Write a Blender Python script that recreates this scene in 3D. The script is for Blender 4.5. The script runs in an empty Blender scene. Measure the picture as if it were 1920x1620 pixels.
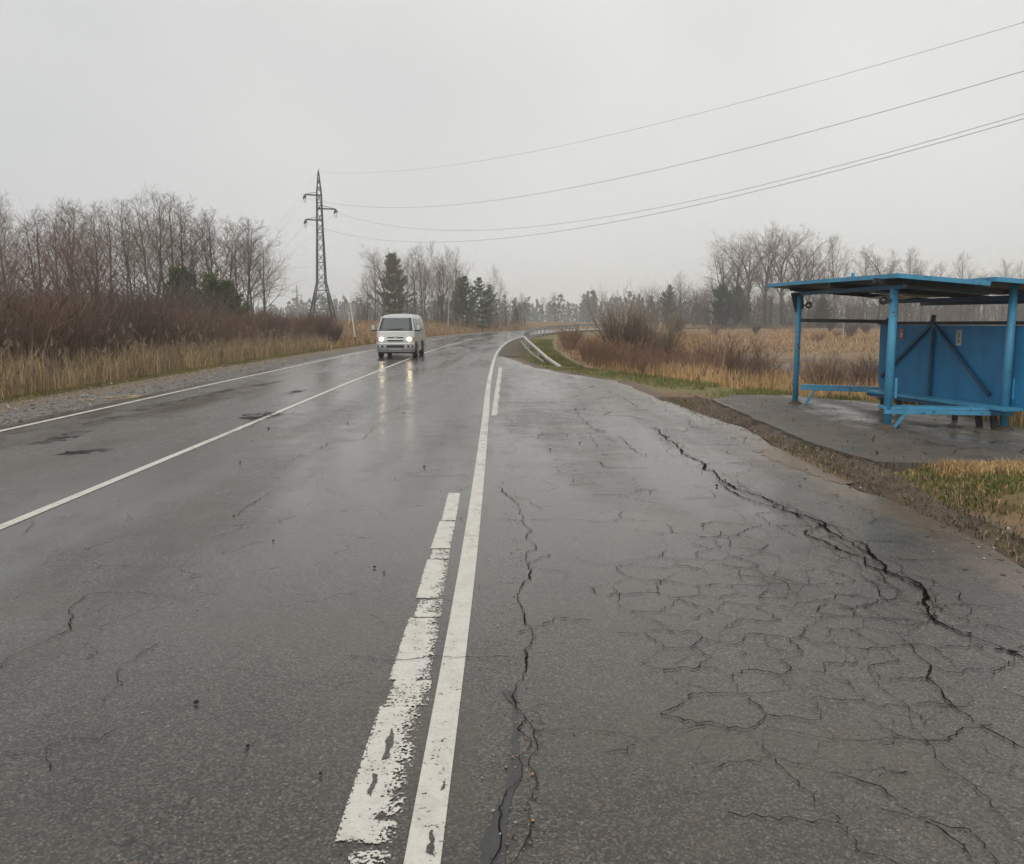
import bpy, bmesh, math, random
import numpy as np
from mathutils import Vector, Matrix

R = math.radians
scene = bpy.context.scene
COL = scene.collection

# ------------------------------------------------------------------ camera
cam_d = bpy.data.cameras.new('camera')
cam = bpy.data.objects.new('camera', cam_d)
COL.objects.link(cam)
cam.location = (0, 0, 1.6)
cam.rotation_euler = (R(90) - math.atan(207 / 1600), 0, 0)
cam_d.sensor_fit = 'HORIZONTAL'
cam_d.sensor_width = 36.0
cam_d.lens = 36.0 * 1600 / 1920
cam_d.clip_start = 0.05
cam_d.clip_end = 5000
scene.camera = cam

# ------------------------------------------------------------------ world: overcast sky
SUN_EL, SUN_ROT = R(52), R(205)
world = bpy.data.worlds.new('World')
scene.world = world
world.use_nodes = True
wn = world.node_tree
wn.nodes.clear()
w_out = wn.nodes.new('ShaderNodeOutputWorld')
w_sky = wn.nodes.new('ShaderNodeTexSky')
w_sky.sky_type = 'NISHITA'
w_sky.sun_disc = False
w_sky.sun_elevation = SUN_EL
w_sky.sun_rotation = SUN_ROT
w_bg = wn.nodes.new('ShaderNodeBackground')
w_bg.inputs['Strength'].default_value = 0.06
wn.links.new(w_sky.outputs[0], w_bg.inputs[0])
# the unbroken layer of cloud: an even pale grey with very soft broad variation
w_tc = wn.nodes.new('ShaderNodeTexCoord')
w_no = wn.nodes.new('ShaderNodeTexNoise')
w_no.inputs['Scale'].default_value = 1.6
w_no.inputs['Detail'].default_value = 3.0
w_no.inputs['Roughness'].default_value = 0.45
wn.links.new(w_tc.outputs['Generated'], w_no.inputs['Vector'])
w_rp = wn.nodes.new('ShaderNodeValToRGB')
w_rp.color_ramp.elements[0].position = 0.18
w_rp.color_ramp.elements[0].color = (0.50, 0.515, 0.52, 1)
w_rp.color_ramp.elements[1].position = 0.66
w_rp.color_ramp.elements[1].color = (0.70, 0.69, 0.655, 1)
w_dp = wn.nodes.new('ShaderNodeVectorMath'); w_dp.operation = 'DOT_PRODUCT'
w_dp.inputs[1].default_value = (0.42, 0.0, -0.62)
wn.links.new(w_tc.outputs['Generated'], w_dp.inputs[0])
w_ad = wn.nodes.new('ShaderNodeMath'); w_ad.operation = 'MULTIPLY_ADD'
w_ad.inputs[1].default_value = 0.55
wn.links.new(w_dp.outputs['Value'], w_ad.inputs[0]); wn.links.new(w_no.outputs['Fac'], w_ad.inputs[2])
wn.links.new(w_ad.outputs[0], w_rp.inputs['Fac'])
w_bg2 = wn.nodes.new('ShaderNodeBackground')
w_bg2.inputs['Strength'].default_value = 1.0
wn.links.new(w_rp.outputs['Color'], w_bg2.inputs[0])
w_mx = wn.nodes.new('ShaderNodeMixShader')
w_mx.inputs[0].default_value = 0.94
wn.links.new(w_bg.outputs[0], w_mx.inputs[1])
wn.links.new(w_bg2.outputs[0], w_mx.inputs[2])
wn.links.new(w_mx.outputs[0], w_out.inputs['Surface'])

# ------------------------------------------------------------------ sun behind the cloud
sun_d = bpy.data.lights.new('sun', 'SUN')
sun_d.energy = 1.5
sun_d.angle = R(70)
sun_d.color = (1.0, 0.97, 0.92)
sun = bpy.data.objects.new('sun', sun_d)
COL.objects.link(sun)
sun.rotation_euler = (R(90) - SUN_EL, 0, R(-25))

# ------------------------------------------------------------------ exposure and render
scene.view_settings.view_transform = 'Standard'
scene.view_settings.look = 'None'
scene.view_settings.exposure = 0.34
scene.view_settings.gamma = 1.0
scene.view_settings.use_curve_mapping = False
scene.render.engine = 'CYCLES'
scene.cycles.use_denoising = True
scene.cycles.max_bounces = 6
scene.cycles.diffuse_bounces = 2
scene.cycles.glossy_bounces = 3
scene.cycles.transmission_bounces = 4
scene.cycles.transparent_max_bounces = 12
scene.cycles.volume_bounces = 2
scene.cycles.use_adaptive_sampling = True
scene.cycles.adaptive_threshold = 0.02
scene.cycles.adaptive_min_samples = 16
scene.cycles.sample_clamp_indirect = 6.0

rng = np.random.default_rng(11)
random.seed(5)

# ================================================================== helpers
def smooth01(a, b, x):
    t = np.clip((np.asarray(x, float) - a) / (b - a), 0, 1)
    return t * t * (3 - 2 * t)

_lat = np.random.default_rng(3).random((256, 256))
def vnoise(x, y):
    """smooth value noise in -1..1"""
    x = np.asarray(x, float); y = np.asarray(y, float)
    xi = np.floor(x).astype(int); yi = np.floor(y).astype(int)
    fx = x - xi; fy = y - yi
    fx = fx * fx * (3 - 2 * fx); fy = fy * fy * (3 - 2 * fy)
    a = _lat[xi % 256, yi % 256]; b = _lat[(xi + 1) % 256, yi % 256]
    c = _lat[xi % 256, (yi + 1) % 256]; d = _lat[(xi + 1) % 256, (yi + 1) % 256]
    return ((a * (1 - fx) + b * fx) * (1 - fy) + (c * (1 - fx) + d * fx) * fy) * 2 - 1

def fbm(x, y, n=3):
    s = 0; a = 1.0; f = 1.0
    for i in range(n):
        s = s + a * vnoise(np.asarray(x) * f + 17.3 * i, np.asarray(y) * f + 5.1 * i)
        a *= 0.5; f *= 2.1
    return s / 1.75

def set_props(o, label=None, cat=None, group=None, kind=None):
    if label: o['label'] = label
    if cat: o['category'] = cat
    if group: o['group'] = group
    if kind: o['kind'] = kind
    return o

def link(name, data, parent=None):
    o = bpy.data.objects.new(name, data)
    COL.objects.link(o)
    if parent is not None:
        o.parent = parent
    return o

def empty(name, loc=(0, 0, 0), rz=0.0):
    o = link(name, None)
    o.empty_display_size = 0.2
    o.location = loc
    o.rotation_euler = (0, 0, rz)
    return o

def mesh_np(name, verts, faces, mat=None, smooth=False, colors=None, attrs=None):
    """verts (N,3), faces (M,k) constant k"""
    verts = np.asarray(verts, np.float32); faces = np.asarray(faces, np.int32)
    me = bpy.data.meshes.new(name)
    k = faces.shape[1]; m = len(faces)
    me.vertices.add(len(verts)); me.vertices.foreach_set('co', verts.ravel())
    me.loops.add(m * k); me.loops.foreach_set('vertex_index', faces.ravel())
    me.polygons.add(m)
    me.polygons.foreach_set('loop_start', np.arange(0, m * k, k, dtype=np.int32))
    me.polygons.foreach_set('loop_total', np.full(m, k, np.int32))
    if smooth:
        me.polygons.foreach_set('use_smooth', np.ones(m, bool))
    if colors is not None:
        at = me.color_attributes.new('Col', 'FLOAT_COLOR', 'POINT')
        c = np.ones((len(verts), 4), np.float32); c[:, :3] = colors
        at.data.foreach_set('color', c.ravel())
    if attrs:
        for n, v in attrs.items():
            at = me.attributes.new(n, 'FLOAT', 'POINT')
            at.data.foreach_set('value', np.asarray(v, np.float32).ravel())
    me.update(calc_edges=True)
    if mat: me.materials.append(mat)
    return me

def mesh_py(name, verts, faces, mat=None, smooth=False):
    me = bpy.data.meshes.new(name)
    me.from_pydata([tuple(map(float, v)) for v in verts], [], faces)
    me.update()
    if smooth:
        me.polygons.foreach_set('use_smooth', [True] * len(me.polygons))
    if mat: me.materials.append(mat)
    return me

class MB:
    """collects boxes, bars and tubes for ONE mesh"""
    def __init__(self): self.v = []; self.f = []
    def add(self, vs, fs):
        n = len(self.v); self.v += [tuple(map(float, q)) for q in vs]
        self.f += [tuple(i + n for i in q) for q in fs]; return self
    def box(self, c, s, rot=None):
        vs = []
        for dx in (-.5, .5):
            for dy in (-.5, .5):
                for dz in (-.5, .5):
                    p = Vector((dx * s[0], dy * s[1], dz * s[2]))
                    if rot is not None: p = rot @ p
                    vs.append(Vector(c) + p)
        return self.add(vs, [(0, 1, 3, 2), (4, 6, 7, 5), (0, 4, 5, 1), (2, 3, 7, 6), (0, 2, 6, 4), (1, 5, 7, 3)])
    def bar(self, a, b, w, h=None, up=(0, 0, 1)):
        """rectangular bar from a to b, w across, h in the 'up' direction"""
        h = h or w
        a = Vector(a); b = Vector(b); d = (b - a).normalized()
        u = Vector(up)
        if abs(d.dot(u)) > .98: u = Vector((0, 1, 0))
        s = d.cross(u).normalized(); u = s.cross(d).normalized()
        vs = []
        for p in (a, b):
            for sx, sy in ((-1, -1), (1, -1), (1, 1), (-1, 1)):
                vs.append(p + s * (sx * w / 2) + u * (sy * h / 2))
        return self.add(vs, [(3, 2, 1, 0), (4, 5, 6, 7), (0, 1, 5, 4), (1, 2, 6, 5), (2, 3, 7, 6), (3, 0, 4, 7)])
    def tube(self, pts, rad, k=8, cap=True):
        pts = [Vector(p) for p in pts]
        rr = rad if hasattr(rad, '__len__') else [rad] * len(pts)
        base = len(self.v)
        for i, p in enumerate(pts):
            d = (pts[min(i + 1, len(pts) - 1)] - pts[max(i - 1, 0)]).normalized()
            u = Vector((0, 0, 1)) if abs(d.z) < .95 else Vector((0, 1, 0))
            s = d.cross(u).normalized(); u = s.cross(d)
            for j in range(k):
                a = 2 * math.pi * j / k
                self.v.append(tuple(p + (s * math.cos(a) + u * math.sin(a)) * rr[i]))
        for i in range(len(pts) - 1):
            for j in range(k):
                j2 = (j + 1) % k
                self.f.append((base + i * k + j, base + i * k + j2, base + (i + 1) * k + j2, base + (i + 1) * k + j))
        if cap:
            self.f.append(tuple(base + j for j in range(k))[::-1])
            self.f.append(tuple(base + (len(pts) - 1) * k + j for j in range(k)))
        return self
    def build(self, name, mat, parent=None, bevel=0, smooth=False, loc=None):
        me = mesh_py(name, self.v, self.f, mat, smooth)
        o = link(name, me, parent)
        if bevel:
            m = o.modifiers.new('bevel', 'BEVEL'); m.width = bevel; m.segments = 2; m.limit_method = 'ANGLE'
        if loc: o.location = loc
        return o

def copy_tree(o, parent=None):
    c = o.copy(); COL.objects.link(c); c.parent = parent
    for ch in list(o.children):
        copy_tree(ch, c)
    return c

# ------------------------------------------------------------------ node helper
class NT:
    def __init__(self, name, flat=False):
        self.flat = flat          # 2D textures for level surfaces
        self.m = bpy.data.materials.new(name); self.m.use_nodes = True
        self.t = self.m.node_tree; self.t.nodes.clear()
        self.out = self.t.nodes.new('ShaderNodeOutputMaterial')
    def n(self, typ, **kw):
        nd = self.t.nodes.new(typ)
        ins = kw.pop('ins', {})
        for k, v in kw.items(): setattr(nd, k, v)
        for k, v in ins.items():
            if hasattr(v, 'is_output'): self.t.links.new(v, nd.inputs[k])
            else: nd.inputs[k].default_value = v
        return nd
    def l(self, a, b): self.t.links.new(a, b)
    def math(self, op, a, b=None, clamp=False):
        nd = self.n('ShaderNodeMath', operation=op, use_clamp=clamp)
        for i, v in enumerate((a, b)):
            if v is None: continue
            if hasattr(v, 'is_output'): self.l(v, nd.inputs[i])
            else: nd.inputs[i].default_value = v
        return nd.outputs[0]
    def mix(self, f, a, b, mode='MIX'):
        nd = self.n('ShaderNodeMix', data_type='RGBA', blend_type=mode)
        for i, v in ((0, f), (6, a), (7, b)):
            if hasattr(v, 'is_output'): self.l(v, nd.inputs[i])
            elif i == 0: nd.inputs[0].default_value = v
            else: nd.inputs[i].default_value = (*v, 1) if len(v) == 3 else v
        return nd.outputs[2]
    def ramp(self, f, stops):
        nd = self.n('ShaderNodeValToRGB')
        cr = nd.color_ramp
        while len(cr.elements) < len(stops): cr.elements.new(0.5)
        for e, (p, c) in zip(cr.elements, stops):
            e.position = p; e.color = (c, c, c, 1) if not hasattr(c, '__len__') else (*c, 1)
        self.l(f, nd.inputs[0]); return nd.outputs[0]
    def noise(self, vec, scale, detail=3, rough=.55):
        nd = self.n('ShaderNodeTexNoise', ins={'Scale': scale, 'Detail': detail, 'Roughness': rough})
        if self.flat: nd.noise_dimensions = '2D'
        if vec is not None: self.l(vec, nd.inputs['Vector'])
        return nd
    def voro(self, vec, scale, feature='F1'):
        nd = self.n('ShaderNodeTexVoronoi', feature=feature, ins={'Scale': scale})
        if self.flat: nd.voronoi_dimensions = '2D'
        if vec is not None: self.l(vec, nd.inputs['Vector'])
        return nd
    def coord(self, world=True):
        if world: return self.n('ShaderNodeNewGeometry').outputs['Position']
        return self.n('ShaderNodeTexCoord').outputs['Object']
    def mapping(self, vec, scale=(1, 1, 1)):
        nd = self.n('ShaderNodeMapping'); nd.inputs['Scale'].default_value = scale
        self.l(vec, nd.inputs['Vector']); return nd.outputs[0]
    def bump(self, h, strength, dist, normal=None):
        nd = self.n('ShaderNodeBump', ins={'Strength': strength, 'Distance': dist, 'Height': h})
        if normal is not None: self.l(normal, nd.inputs['Normal'])
        return nd.outputs[0]
    def principled(self, col, rough=.8, normal=None, **kw):
        nd = self.n('ShaderNodeBsdfPrincipled')
        def put(k, v):
            if hasattr(v, 'is_output'): self.l(v, nd.inputs[k])
            elif k in ('Base Color', 'Emission Color'): nd.inputs[k].default_value = (*v, 1)
            else: nd.inputs[k].default_value = v
        put('Base Color', col); put('Roughness', rough)
        if normal is not None: self.l(normal, nd.inputs['Normal'])
        for k, v in kw.items(): put(k, v)
        return nd.outputs[0]
    def done(self, shader):
        self.l(shader, self.out.inputs['Surface']); return self.m

def simple_mat(name, c1, c2, rough=.7, scale=3.0, bump=0.0, bscale=40, world=False, **kw):
    t = NT(name); v = t.coord(world)
    f = t.noise(v, scale, 4, .6).outputs['Fac']
    col = t.mix(t.ramp(f, [(.3, 0), (.7, 1)]), c1, c2)
    nrm = None
    if bump:
        nrm = t.bump(t.noise(v, bscale, 3).outputs['Fac'], bump, .01)
    return t.done(t.principled(col, rough, nrm, **kw))

def bark_mat(name, c1, c2, vary=.35):
    """leafless wood: colour shifts from tree to tree and along the stems"""
    t = NT(name)
    rnd = t.n('ShaderNodeObjectInfo').outputs['Random']
    f = t.noise(t.coord(False), 1.3, 3).outputs['Fac']
    mixf = t.math('ADD', t.math('MULTIPLY', rnd, vary), t.math('MULTIPLY', f, 1 - vary), True)
    return t.done(t.principled(t.mix(mixf, c1, c2), .9))

def attr_mat(name, rough=.85, mul=(1, 1, 1), translucent=0.0):
    t = NT(name)
    a = t.n('ShaderNodeVertexColor', layer_name='Col').outputs['Color']
    col = t.mix(1.0, a, mul, 'MULTIPLY')
    sh = t.principled(col, rough)
    if translucent:
        tr = t.n('ShaderNodeBsdfTranslucent'); t.l(col, tr.inputs[0])
        mx = t.n('ShaderNodeMixShader', ins={0: translucent}); t.l(sh, mx.inputs[1]); t.l(tr.outputs[0], mx.inputs[2])
        sh = mx.outputs[0]
    return t.done(sh)

# ================================================================== road geometry (metres; camera stands at 0,0; y runs up the road)
CTRL = [(-0.10, -14), (-0.18, -6), (-0.25, 0), (-0.30, 6), (-0.44, 14), (-0.60, 22), (-0.75, 35), (-0.77, 47), (-0.52, 62), (0.15, 78),
        (1.5, 93), (4.2, 107), (8.5, 119), (15, 130), (24, 139), (36, 146), (55, 151), (80, 153), (110, 152), (150, 148), (200, 142)]
def catmull(P, n=12):
    P = [np.array(p, float) for p in P]; out = []
    for i in range(1, len(P) - 2):
        for k in range(n):
            t = k / n
            out.append(.5 * (2 * P[i] + (P[i + 1] - P[i - 1]) * t + (2 * P[i - 1] - 5 * P[i] + 4 * P[i + 1] - P[i + 2]) * t * t
                             + (3 * P[i] - P[i - 1] - 3 * P[i + 1] + P[i + 2]) * t ** 3))
    out.append(P[-2]); return np.array(out)
_pp = catmull(CTRL)
_s = np.concatenate([[0], np.cumsum(np.hypot(*np.diff(_pp, axis=0).T))])
SS = np.arange(0, _s[-1], .5)
PX = np.interp(SS, _s, _pp[:, 0]); PY = np.interp(SS, _s, _pp[:, 1])
_tx = np.gradient(PX); _ty = np.gradient(PY); _n = np.hypot(_tx, _ty); _tx /= _n; _ty /= _n
NX, NY = _ty, -_tx                      # unit normal pointing to the right of the road
_mono = PY.argmax()
def zroad(y): return .55 * smooth01(78, 150, y)
def road_x(y): return np.interp(y, PY[:_mono], PX[:_mono])
def road_pt(i, off, dz=0.0):
    return (PX[i] + NX[i] * off, PY[i] + NY[i] * off, float(zroad(PY[i])) + dz)
_path = np.stack([PX, PY], 1)
def road_dist(x, y):
    """signed lateral offset from the right edge line (right positive) for arrays"""
    x = np.asarray(x, float).ravel(); y = np.asarray(y, float).ravel()
    P = _path[::6]; nx = NX[::6]; ny = NY[::6]
    d = np.empty(len(x))
    for a in range(0, len(x), 20000):
        dx = x[a:a + 20000, None] - P[None, :, 0]; dy = y[a:a + 20000, None] - P[None, :, 1]
        k = (dx * dx + dy * dy).argmin(1); r = np.arange(len(k))
        lat = dx[r, k] * nx[k] + dy[r, k] * ny[k]
        far = np.sqrt(dx[r, k] ** 2 + dy[r, k] ** 2)
        d[a:a + 20000] = np.where(np.abs(lat) > .5 * far, np.sign(lat) * far, lat)
    return d

LAY_Y = [-14, 0, 5.4, 6.3, 7.3, 8.0, 9.2, 10.3, 13.0, 14.9, 16.7, 19.5, 22.8, 24.6, 26.6, 30.4, 37.5, 39.8]
LAY_X = [3.2, 3.3, 3.35, 3.41, 3.44, 3.36, 3.32, 3.33, 3.6, 3.3, 3.14, 2.93, 2.86, 2.3, 1.66, .76, -.12, -.45]
def lay_x(y): return np.interp(y, LAY_Y, LAY_X)
# the brow of the bank on the right
EY = [-20, 8, 15, 17, 18.8, 21, 23.6, 27, 29.5, 36, 51, 70, 83, 93, 107, 119, 130]
EX = [8.6, 8.1, 7.5, 7.1, 6.3, 5.2, 4.3, 3.1, 2.2, 1.9, 2.0, 2.8, 3.6, 4.9, 8.0, 12.6, 19.5]
def brow_x(y): return np.interp(y, EY, EX)
POND = (19.0, 58.0, 13.0, 13.5)

def hgt(x, y):
    x = np.asarray(x, float); y = np.asarray(y, float); shp = np.broadcast(x, y).shape
    x = np.broadcast_to(x, shp); y = np.broadcast_to(y, shp)
    u = road_dist(x, y).reshape(shp)
    z = zroad(y) * (1 - smooth01(170, 260, y)) - .035 - .07 * smooth01(70, 110, y)
    v = np.maximum(-u - 7.5, 0)                                     # metres beyond the left edge
    left = (u < -3.5)
    dl = -.30 * smooth01(2.6, 4.5, v) * (1 - smooth01(5.5, 9, v)) * (1 - smooth01(50, 70, y))
    dl = dl + 1.25 * smooth01(52, 112, y) * smooth01(2.5, 13, v) * (1 - smooth01(135, 220, y))
    dl = dl + .12 * fbm(x * .22, y * .22) * smooth01(2.5, 8, v)
    d = x - brow_x(y)
    d2 = np.where(y > 60, np.minimum(d, (u - 2.6)), d)
    d2 = np.maximum(d2, 0)
    dr = -1.15 * smooth01(0, 6, d2) + .10 * fbm(x * .3 + 9, y * .3) * smooth01(.5, 4, d2)
    e = np.hypot((x - POND[0]) / POND[2], (y - POND[1]) / POND[3]) + .12 * fbm(x * .15, y * .15 + 40)
    dr = dr - .75 * (1 - smooth01(.70, 1.08, e))
    dr = dr + (.75 + .25 * fbm(x * .12, y * .12 + 3)) * smooth01(1.0, 1.55, e) * smooth01(70, 88, y) * (1 - smooth01(-4, 1, -d2)) * smooth01(2, 7, d2)
    dr = dr + .13 * smooth01(.45, 1.2, x - lay_x(y)) * (1 - smooth01(16.3, 18.0, y)) * (1 - smooth01(0, 1.2, d2))
    far = smooth01(150, 230, y)
    z = z + np.where(left, dl, dr * (1 - far))
    z = z + far * (-.3 + .35 * fbm(x * .02, y * .02))
    return z
def hz(x, y): return float(hgt(np.array([x]), np.array([y]))[0])

# ------------------------------------------------------------------ surface materials
def asphalt_mat(name, base, wet, crackle, silt=False, seed=0.0, dry=.44):
    t = NT(name, True); P = t.coord(True)
    P2 = t.n('ShaderNodeVectorMath', operation='ADD', ins={0: P, 1: (seed, seed * 1.7, 0)}).outputs[0]
    # aggregate: two sizes of stone, a few pale, a few rusty
    v1 = t.voro(P2, 75); v2 = t.voro(P2, 125)
    sep = t.n('ShaderNodeSeparateColor'); t.l(v1.outputs['Color'], sep.inputs[0])
    sep2 = t.n('ShaderNodeSeparateColor'); t.l(v2.outputs['Color'], sep2.inputs[0])
    big = t.noise(P2, .45, 3, .6).outputs['Fac']
    mid = t.noise(P2, 3.2, 3, .65).outputs['Fac']
    fine = t.noise(P2, 42, 1.5, .6).outputs['Fac']
    tone = t.math('ADD', t.math('MULTIPLY', big, .5), t.math('ADD', t.math('MULTIPLY', mid, .3), t.math('MULTIPLY', fine, .2)))
    c = t.mix(t.ramp(tone, [(.36, 0), (.64, 1)]), tuple(q * .62 for q in base), tuple(q * 1.40 for q in base))
    c = t.mix(t.math('MULTIPLY', t.ramp(sep2.outputs[0], [(.45, 0), (.95, 1)]), .75), c, tuple(q * 2.9 for q in base))
    c = t.mix(t.math('MULTIPLY', t.ramp(sep2.outputs[2], [(.5, 0), (.95, 1)]), .7), c, tuple(q * .30 for q in base))
    inst = t.math('LESS_THAN', v1.outputs['Distance'], t.math('ADD', .08, t.math('MULTIPLY', t.math('POWER', sep.outputs[2], 2.0), .42)))
    pale = t.math('MULTIPLY', t.ramp(sep.outputs[0], [(.90, 0), (.93, 1)]), inst)
    c = t.mix(t.math('MULTIPLY', pale, t.math('ADD', .25, t.math('MULTIPLY', sep2.outputs[1], .5))), c, (.27, .255, .225))
    rust = t.math('MULTIPLY', t.ramp(sep.outputs[1], [(.975, 0), (.98, 1)]), inst)
    c = t.mix(t.math('MULTIPLY', rust, .8), c, (.20, .11, .05))
    # greenish brown grime in the worn texture
    gm = t.ramp(t.noise(P2, .8, 4, .65).outputs['Fac'], [(.52, 0), (.75, 1)])
    c = t.mix(t.math('MULTIPLY', gm, .5), c, (.080, .066, .040))
    hgt_ = t.math('ADD', t.math('MULTIPLY', v1.outputs['Distance'], .5), t.math('MULTIPLY', fine, .8))
    # fine crazing, only in patches
    warp = t.n('ShaderNodeVectorMath', operation='ADD')
    wn_ = t.noise(P2, 5.0, 3, .6)
    sc = t.n('ShaderNodeVectorMath', operation='SCALE', ins={'Scale': .22}); t.l(wn_.outputs['Color'], sc.inputs[0])
    t.l(P2, warp.inputs[0]); t.l(sc.outputs[0], warp.inputs[1])
    cv2 = t.voro(warp.outputs[0], 1.1, 'DISTANCE_TO_EDGE').outputs['Distance']
    brk = t.ramp(t.noise(P2, 2.6, 3, .65).outputs['Fac'], [(.38, 0), (.58, 1)])
    ck = t.math('MULTIPLY', t.ramp(cv2, [(.0015, 1), (.0065, 0)]), t.math('MULTIPLY', brk, .7))
    c = t.mix(t.math('MULTIPLY', ck, .85), c, (.012, .011, .010))
    # water film: smooth where it stands, broken where the stones come through; drawn out along the road
    wv = t.mapping(P2, (1.0, .12, 1.0))
    w = t.math('ADD', t.math('MULTIPLY', t.noise(wv, .9, 3, .55).outputs['Fac'], .7), t.math('MULTIPLY', t.noise(P2, 1.7, 4, .6).outputs['Fac'], .3))
    film = t.ramp(w, [(.44 - wet, 0), (.64 - wet * .5, 1)])
    rough = t.math('SUBTRACT', dry, t.math('MULTIPLY', film, dry * .66))
    rough = t.math('ADD', rough, t.math('MULTIPLY', ck, .4), True)
    c = t.mix(t.math('MULTIPLY', film, .22), c, tuple(q * .55 for q in base))
    strength = t.math('SUBTRACT', .40, t.math('MULTIPLY', film, .24))
    if silt:
        s = t.n('ShaderNodeAttribute', attribute_name='silt').outputs['Fac']
        s = t.math('ADD', s, t.math('MULTIPLY', t.math('SUBTRACT', t.noise(P2, 2.5, 5, .65).outputs['Fac'], .5), .9))
        s = t.ramp(s, [(.38, 0), (.75, 1)])
        c = t.mix(s, c, t.mix(fine, (.085, .065, .046), (.17, .128, .09)))
    nrm = t.bump(hgt_, .28, .006)
    t.l(strength, nrm.node.inputs['Strength'])
    return t.done(t.principled(c, rough, nrm, **{'IOR': 1.46}))
M = {}
M['asphalt'] = asphalt_mat('wet_asphalt', (.054, .0478, .0405), .12, .56, dry=.33)
M['asphalt_bay'] = asphalt_mat('worn_lay_by_asphalt', (.056, .0495, .0412), .10, .40, True, 31.0, .36)

def paint_mat():
    t = NT('worn_road_paint', True); P = t.coord(True)
    w = t.n('ShaderNodeAttribute', attribute_name='wear').outputs['Fac']
    n1 = t.noise(P, 60, 4, .7).outputs['Fac']; n2 = t.noise(P, 9, 5, .7).outputs['Fac']; n3 = t.noise(P, 1.8, 3).outputs['Fac']
    vs = t.n('ShaderNodeSeparateColor'); t.l(t.voro(P, 110).outputs['Color'], vs.inputs[0])
    s = t.math('ADD', t.math('MULTIPLY', n1, .32), t.math('ADD', t.math('MULTIPLY', n2, .34), t.math('ADD', t.math('MULTIPLY', n3, .15), t.math('MULTIPLY', vs.outputs[0], .19))))
    gone = t.ramp(t.math('ADD', s, w), [(.70, 0), (.735, 1)])
    c = t.mix(t.ramp(n2, [(.4, 0), (.75, 1)]), (.58, .555, .50), (.46, .43, .37))
    c = t.mix(t.math('MULTIPLY', t.ramp(n1, [(.5, 0), (.7, 1)]), .35), c, (.30, .28, .245))
    nrm = t.bump(n1, .25, .004)
    p = t.principled(c, .5, nrm)
    tr = t.n('ShaderNodeBsdfTransparent').outputs[0]
    mx = t.n('ShaderNodeMixShader'); t.l(gone, mx.inputs[0]); t.l(p, mx.inputs[1]); t.l(tr, mx.inputs[2])
    return t.done(mx.outputs[0])
M['paint'] = paint_mat()
M['crack'] = simple_mat('dark_crack', (.008, .007, .006), (.018, .015, .012), 1.0, 20, world=True, **{'IOR': 1.0})  # near-black colour of the crack ribbons
t = NT('bare_dark_base_course', True); P = t.coord(True); n1 = t.noise(P, 14, 4, .7).outputs['Fac']; n2 = t.noise(t.mapping(P, (2.2, .8, 1)), 2.0, 4, .7).outputs['Fac']
mx = t.n('ShaderNodeMixShader'); t.l(t.ramp(t.math('ADD', t.math('MULTIPLY', n1, .4), t.math('MULTIPLY', n2, .6)), [(.36, .05), (.54, .95)]), mx.inputs[0])
t.l(t.principled(t.mix(n1, (.022, .021, .020), (.048, .045, .042)), .75, t.bump(n1, .5, .01), IOR=1.25), mx.inputs[1]); t.l(t.n('ShaderNodeBsdfTransparent').outputs[0], mx.inputs[2])
M['worn'] = t.done(mx.outputs[0])
M['tar'] = simple_mat('tar_patch', (.030, .030, .031), (.048, .047, .046), .42, 14, .25, 90, True)
def ground_mat():
    t = NT('verge_ground', True); P = t.coord(True)
    g = t.n('ShaderNodeAttribute', attribute_name='green').outputs['Fac']
    d = t.n('ShaderNodeAttribute', attribute_name='dirt').outputs['Fac']
    n1 = t.noise(P, .35, 5, .6).outputs['Fac']; n2 = t.noise(P, 4, 5, .7).outputs['Fac']; n3 = t.noise(P, 40, 3, .7).outputs['Fac']
    dry = t.mix(t.ramp(n1, [(.35, 0), (.65, 1)]), (.19, .115, .055), (.27, .18, .085))
    dry = t.mix(t.ramp(n2, [(.4, 0), (.7, 1)]), dry, (.12, .075, .045))
    grn = t.mix(n2, (.10, .095, .025), (.17, .15, .045))
    gf = t.ramp(t.math('ADD', g, t.math('MULTIPLY', t.math('SUBTRACT', n2, .5), .8)), [(.35, 0), (.7, 1)])
    c = t.mix(gf, dry, grn)
    dr = t.mix(n3, (.085, .062, .044), (.19, .14, .10))
    df = t.ramp(t.math('ADD', d, t.math('MULTIPLY', t.math('SUBTRACT', n2, .5), .7)), [(.35, 0), (.65, 1)])
    c = t.mix(df, c, dr)
    nrm = t.bump(t.math('ADD', n2, t.math('MULTIPLY', n3, .5)), .6, .03)
    return t.done(t.principled(c, .9, nrm))
M['ground'] = ground_mat()
def gravel_mat():
    t = NT('grey_gravel', True); P = t.coord(True)
    v = t.voro(P, 24); s = t.n('ShaderNodeSeparateColor'); t.l(v.outputs['Color'], s.inputs[0])
    n = t.noise(P, 1.1, 5, .65).outputs['Fac']
    c = t.mix(t.ramp(s.outputs[0], [(.2, 0), (.95, 1)]), (.07, .063, .055), (.30, .27, .235))
    c = t.mix(t.ramp(v.outputs['Distance'], [(.35, 0), (.6, .8)]), c, (.05, .044, .038))
    e = t.n('ShaderNodeAttribute', attribute_name='dirt').outputs['Fac']
    f = t.ramp(t.math('ADD', e, t.math('MULTIPLY', t.math('SUBTRACT', n, .5), 1.1)), [(.4, 0), (.75, 1)])
    c = t.mix(f, c, t.mix(s.outputs[1], (.12, .085, .055), (.2, .145, .095)))
    nrm = t.bump(v.outputs['Distance'], .7, .02)
    return t.done(t.principled(c, .75, nrm))
M['gravel'] = gravel_mat()
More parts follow.
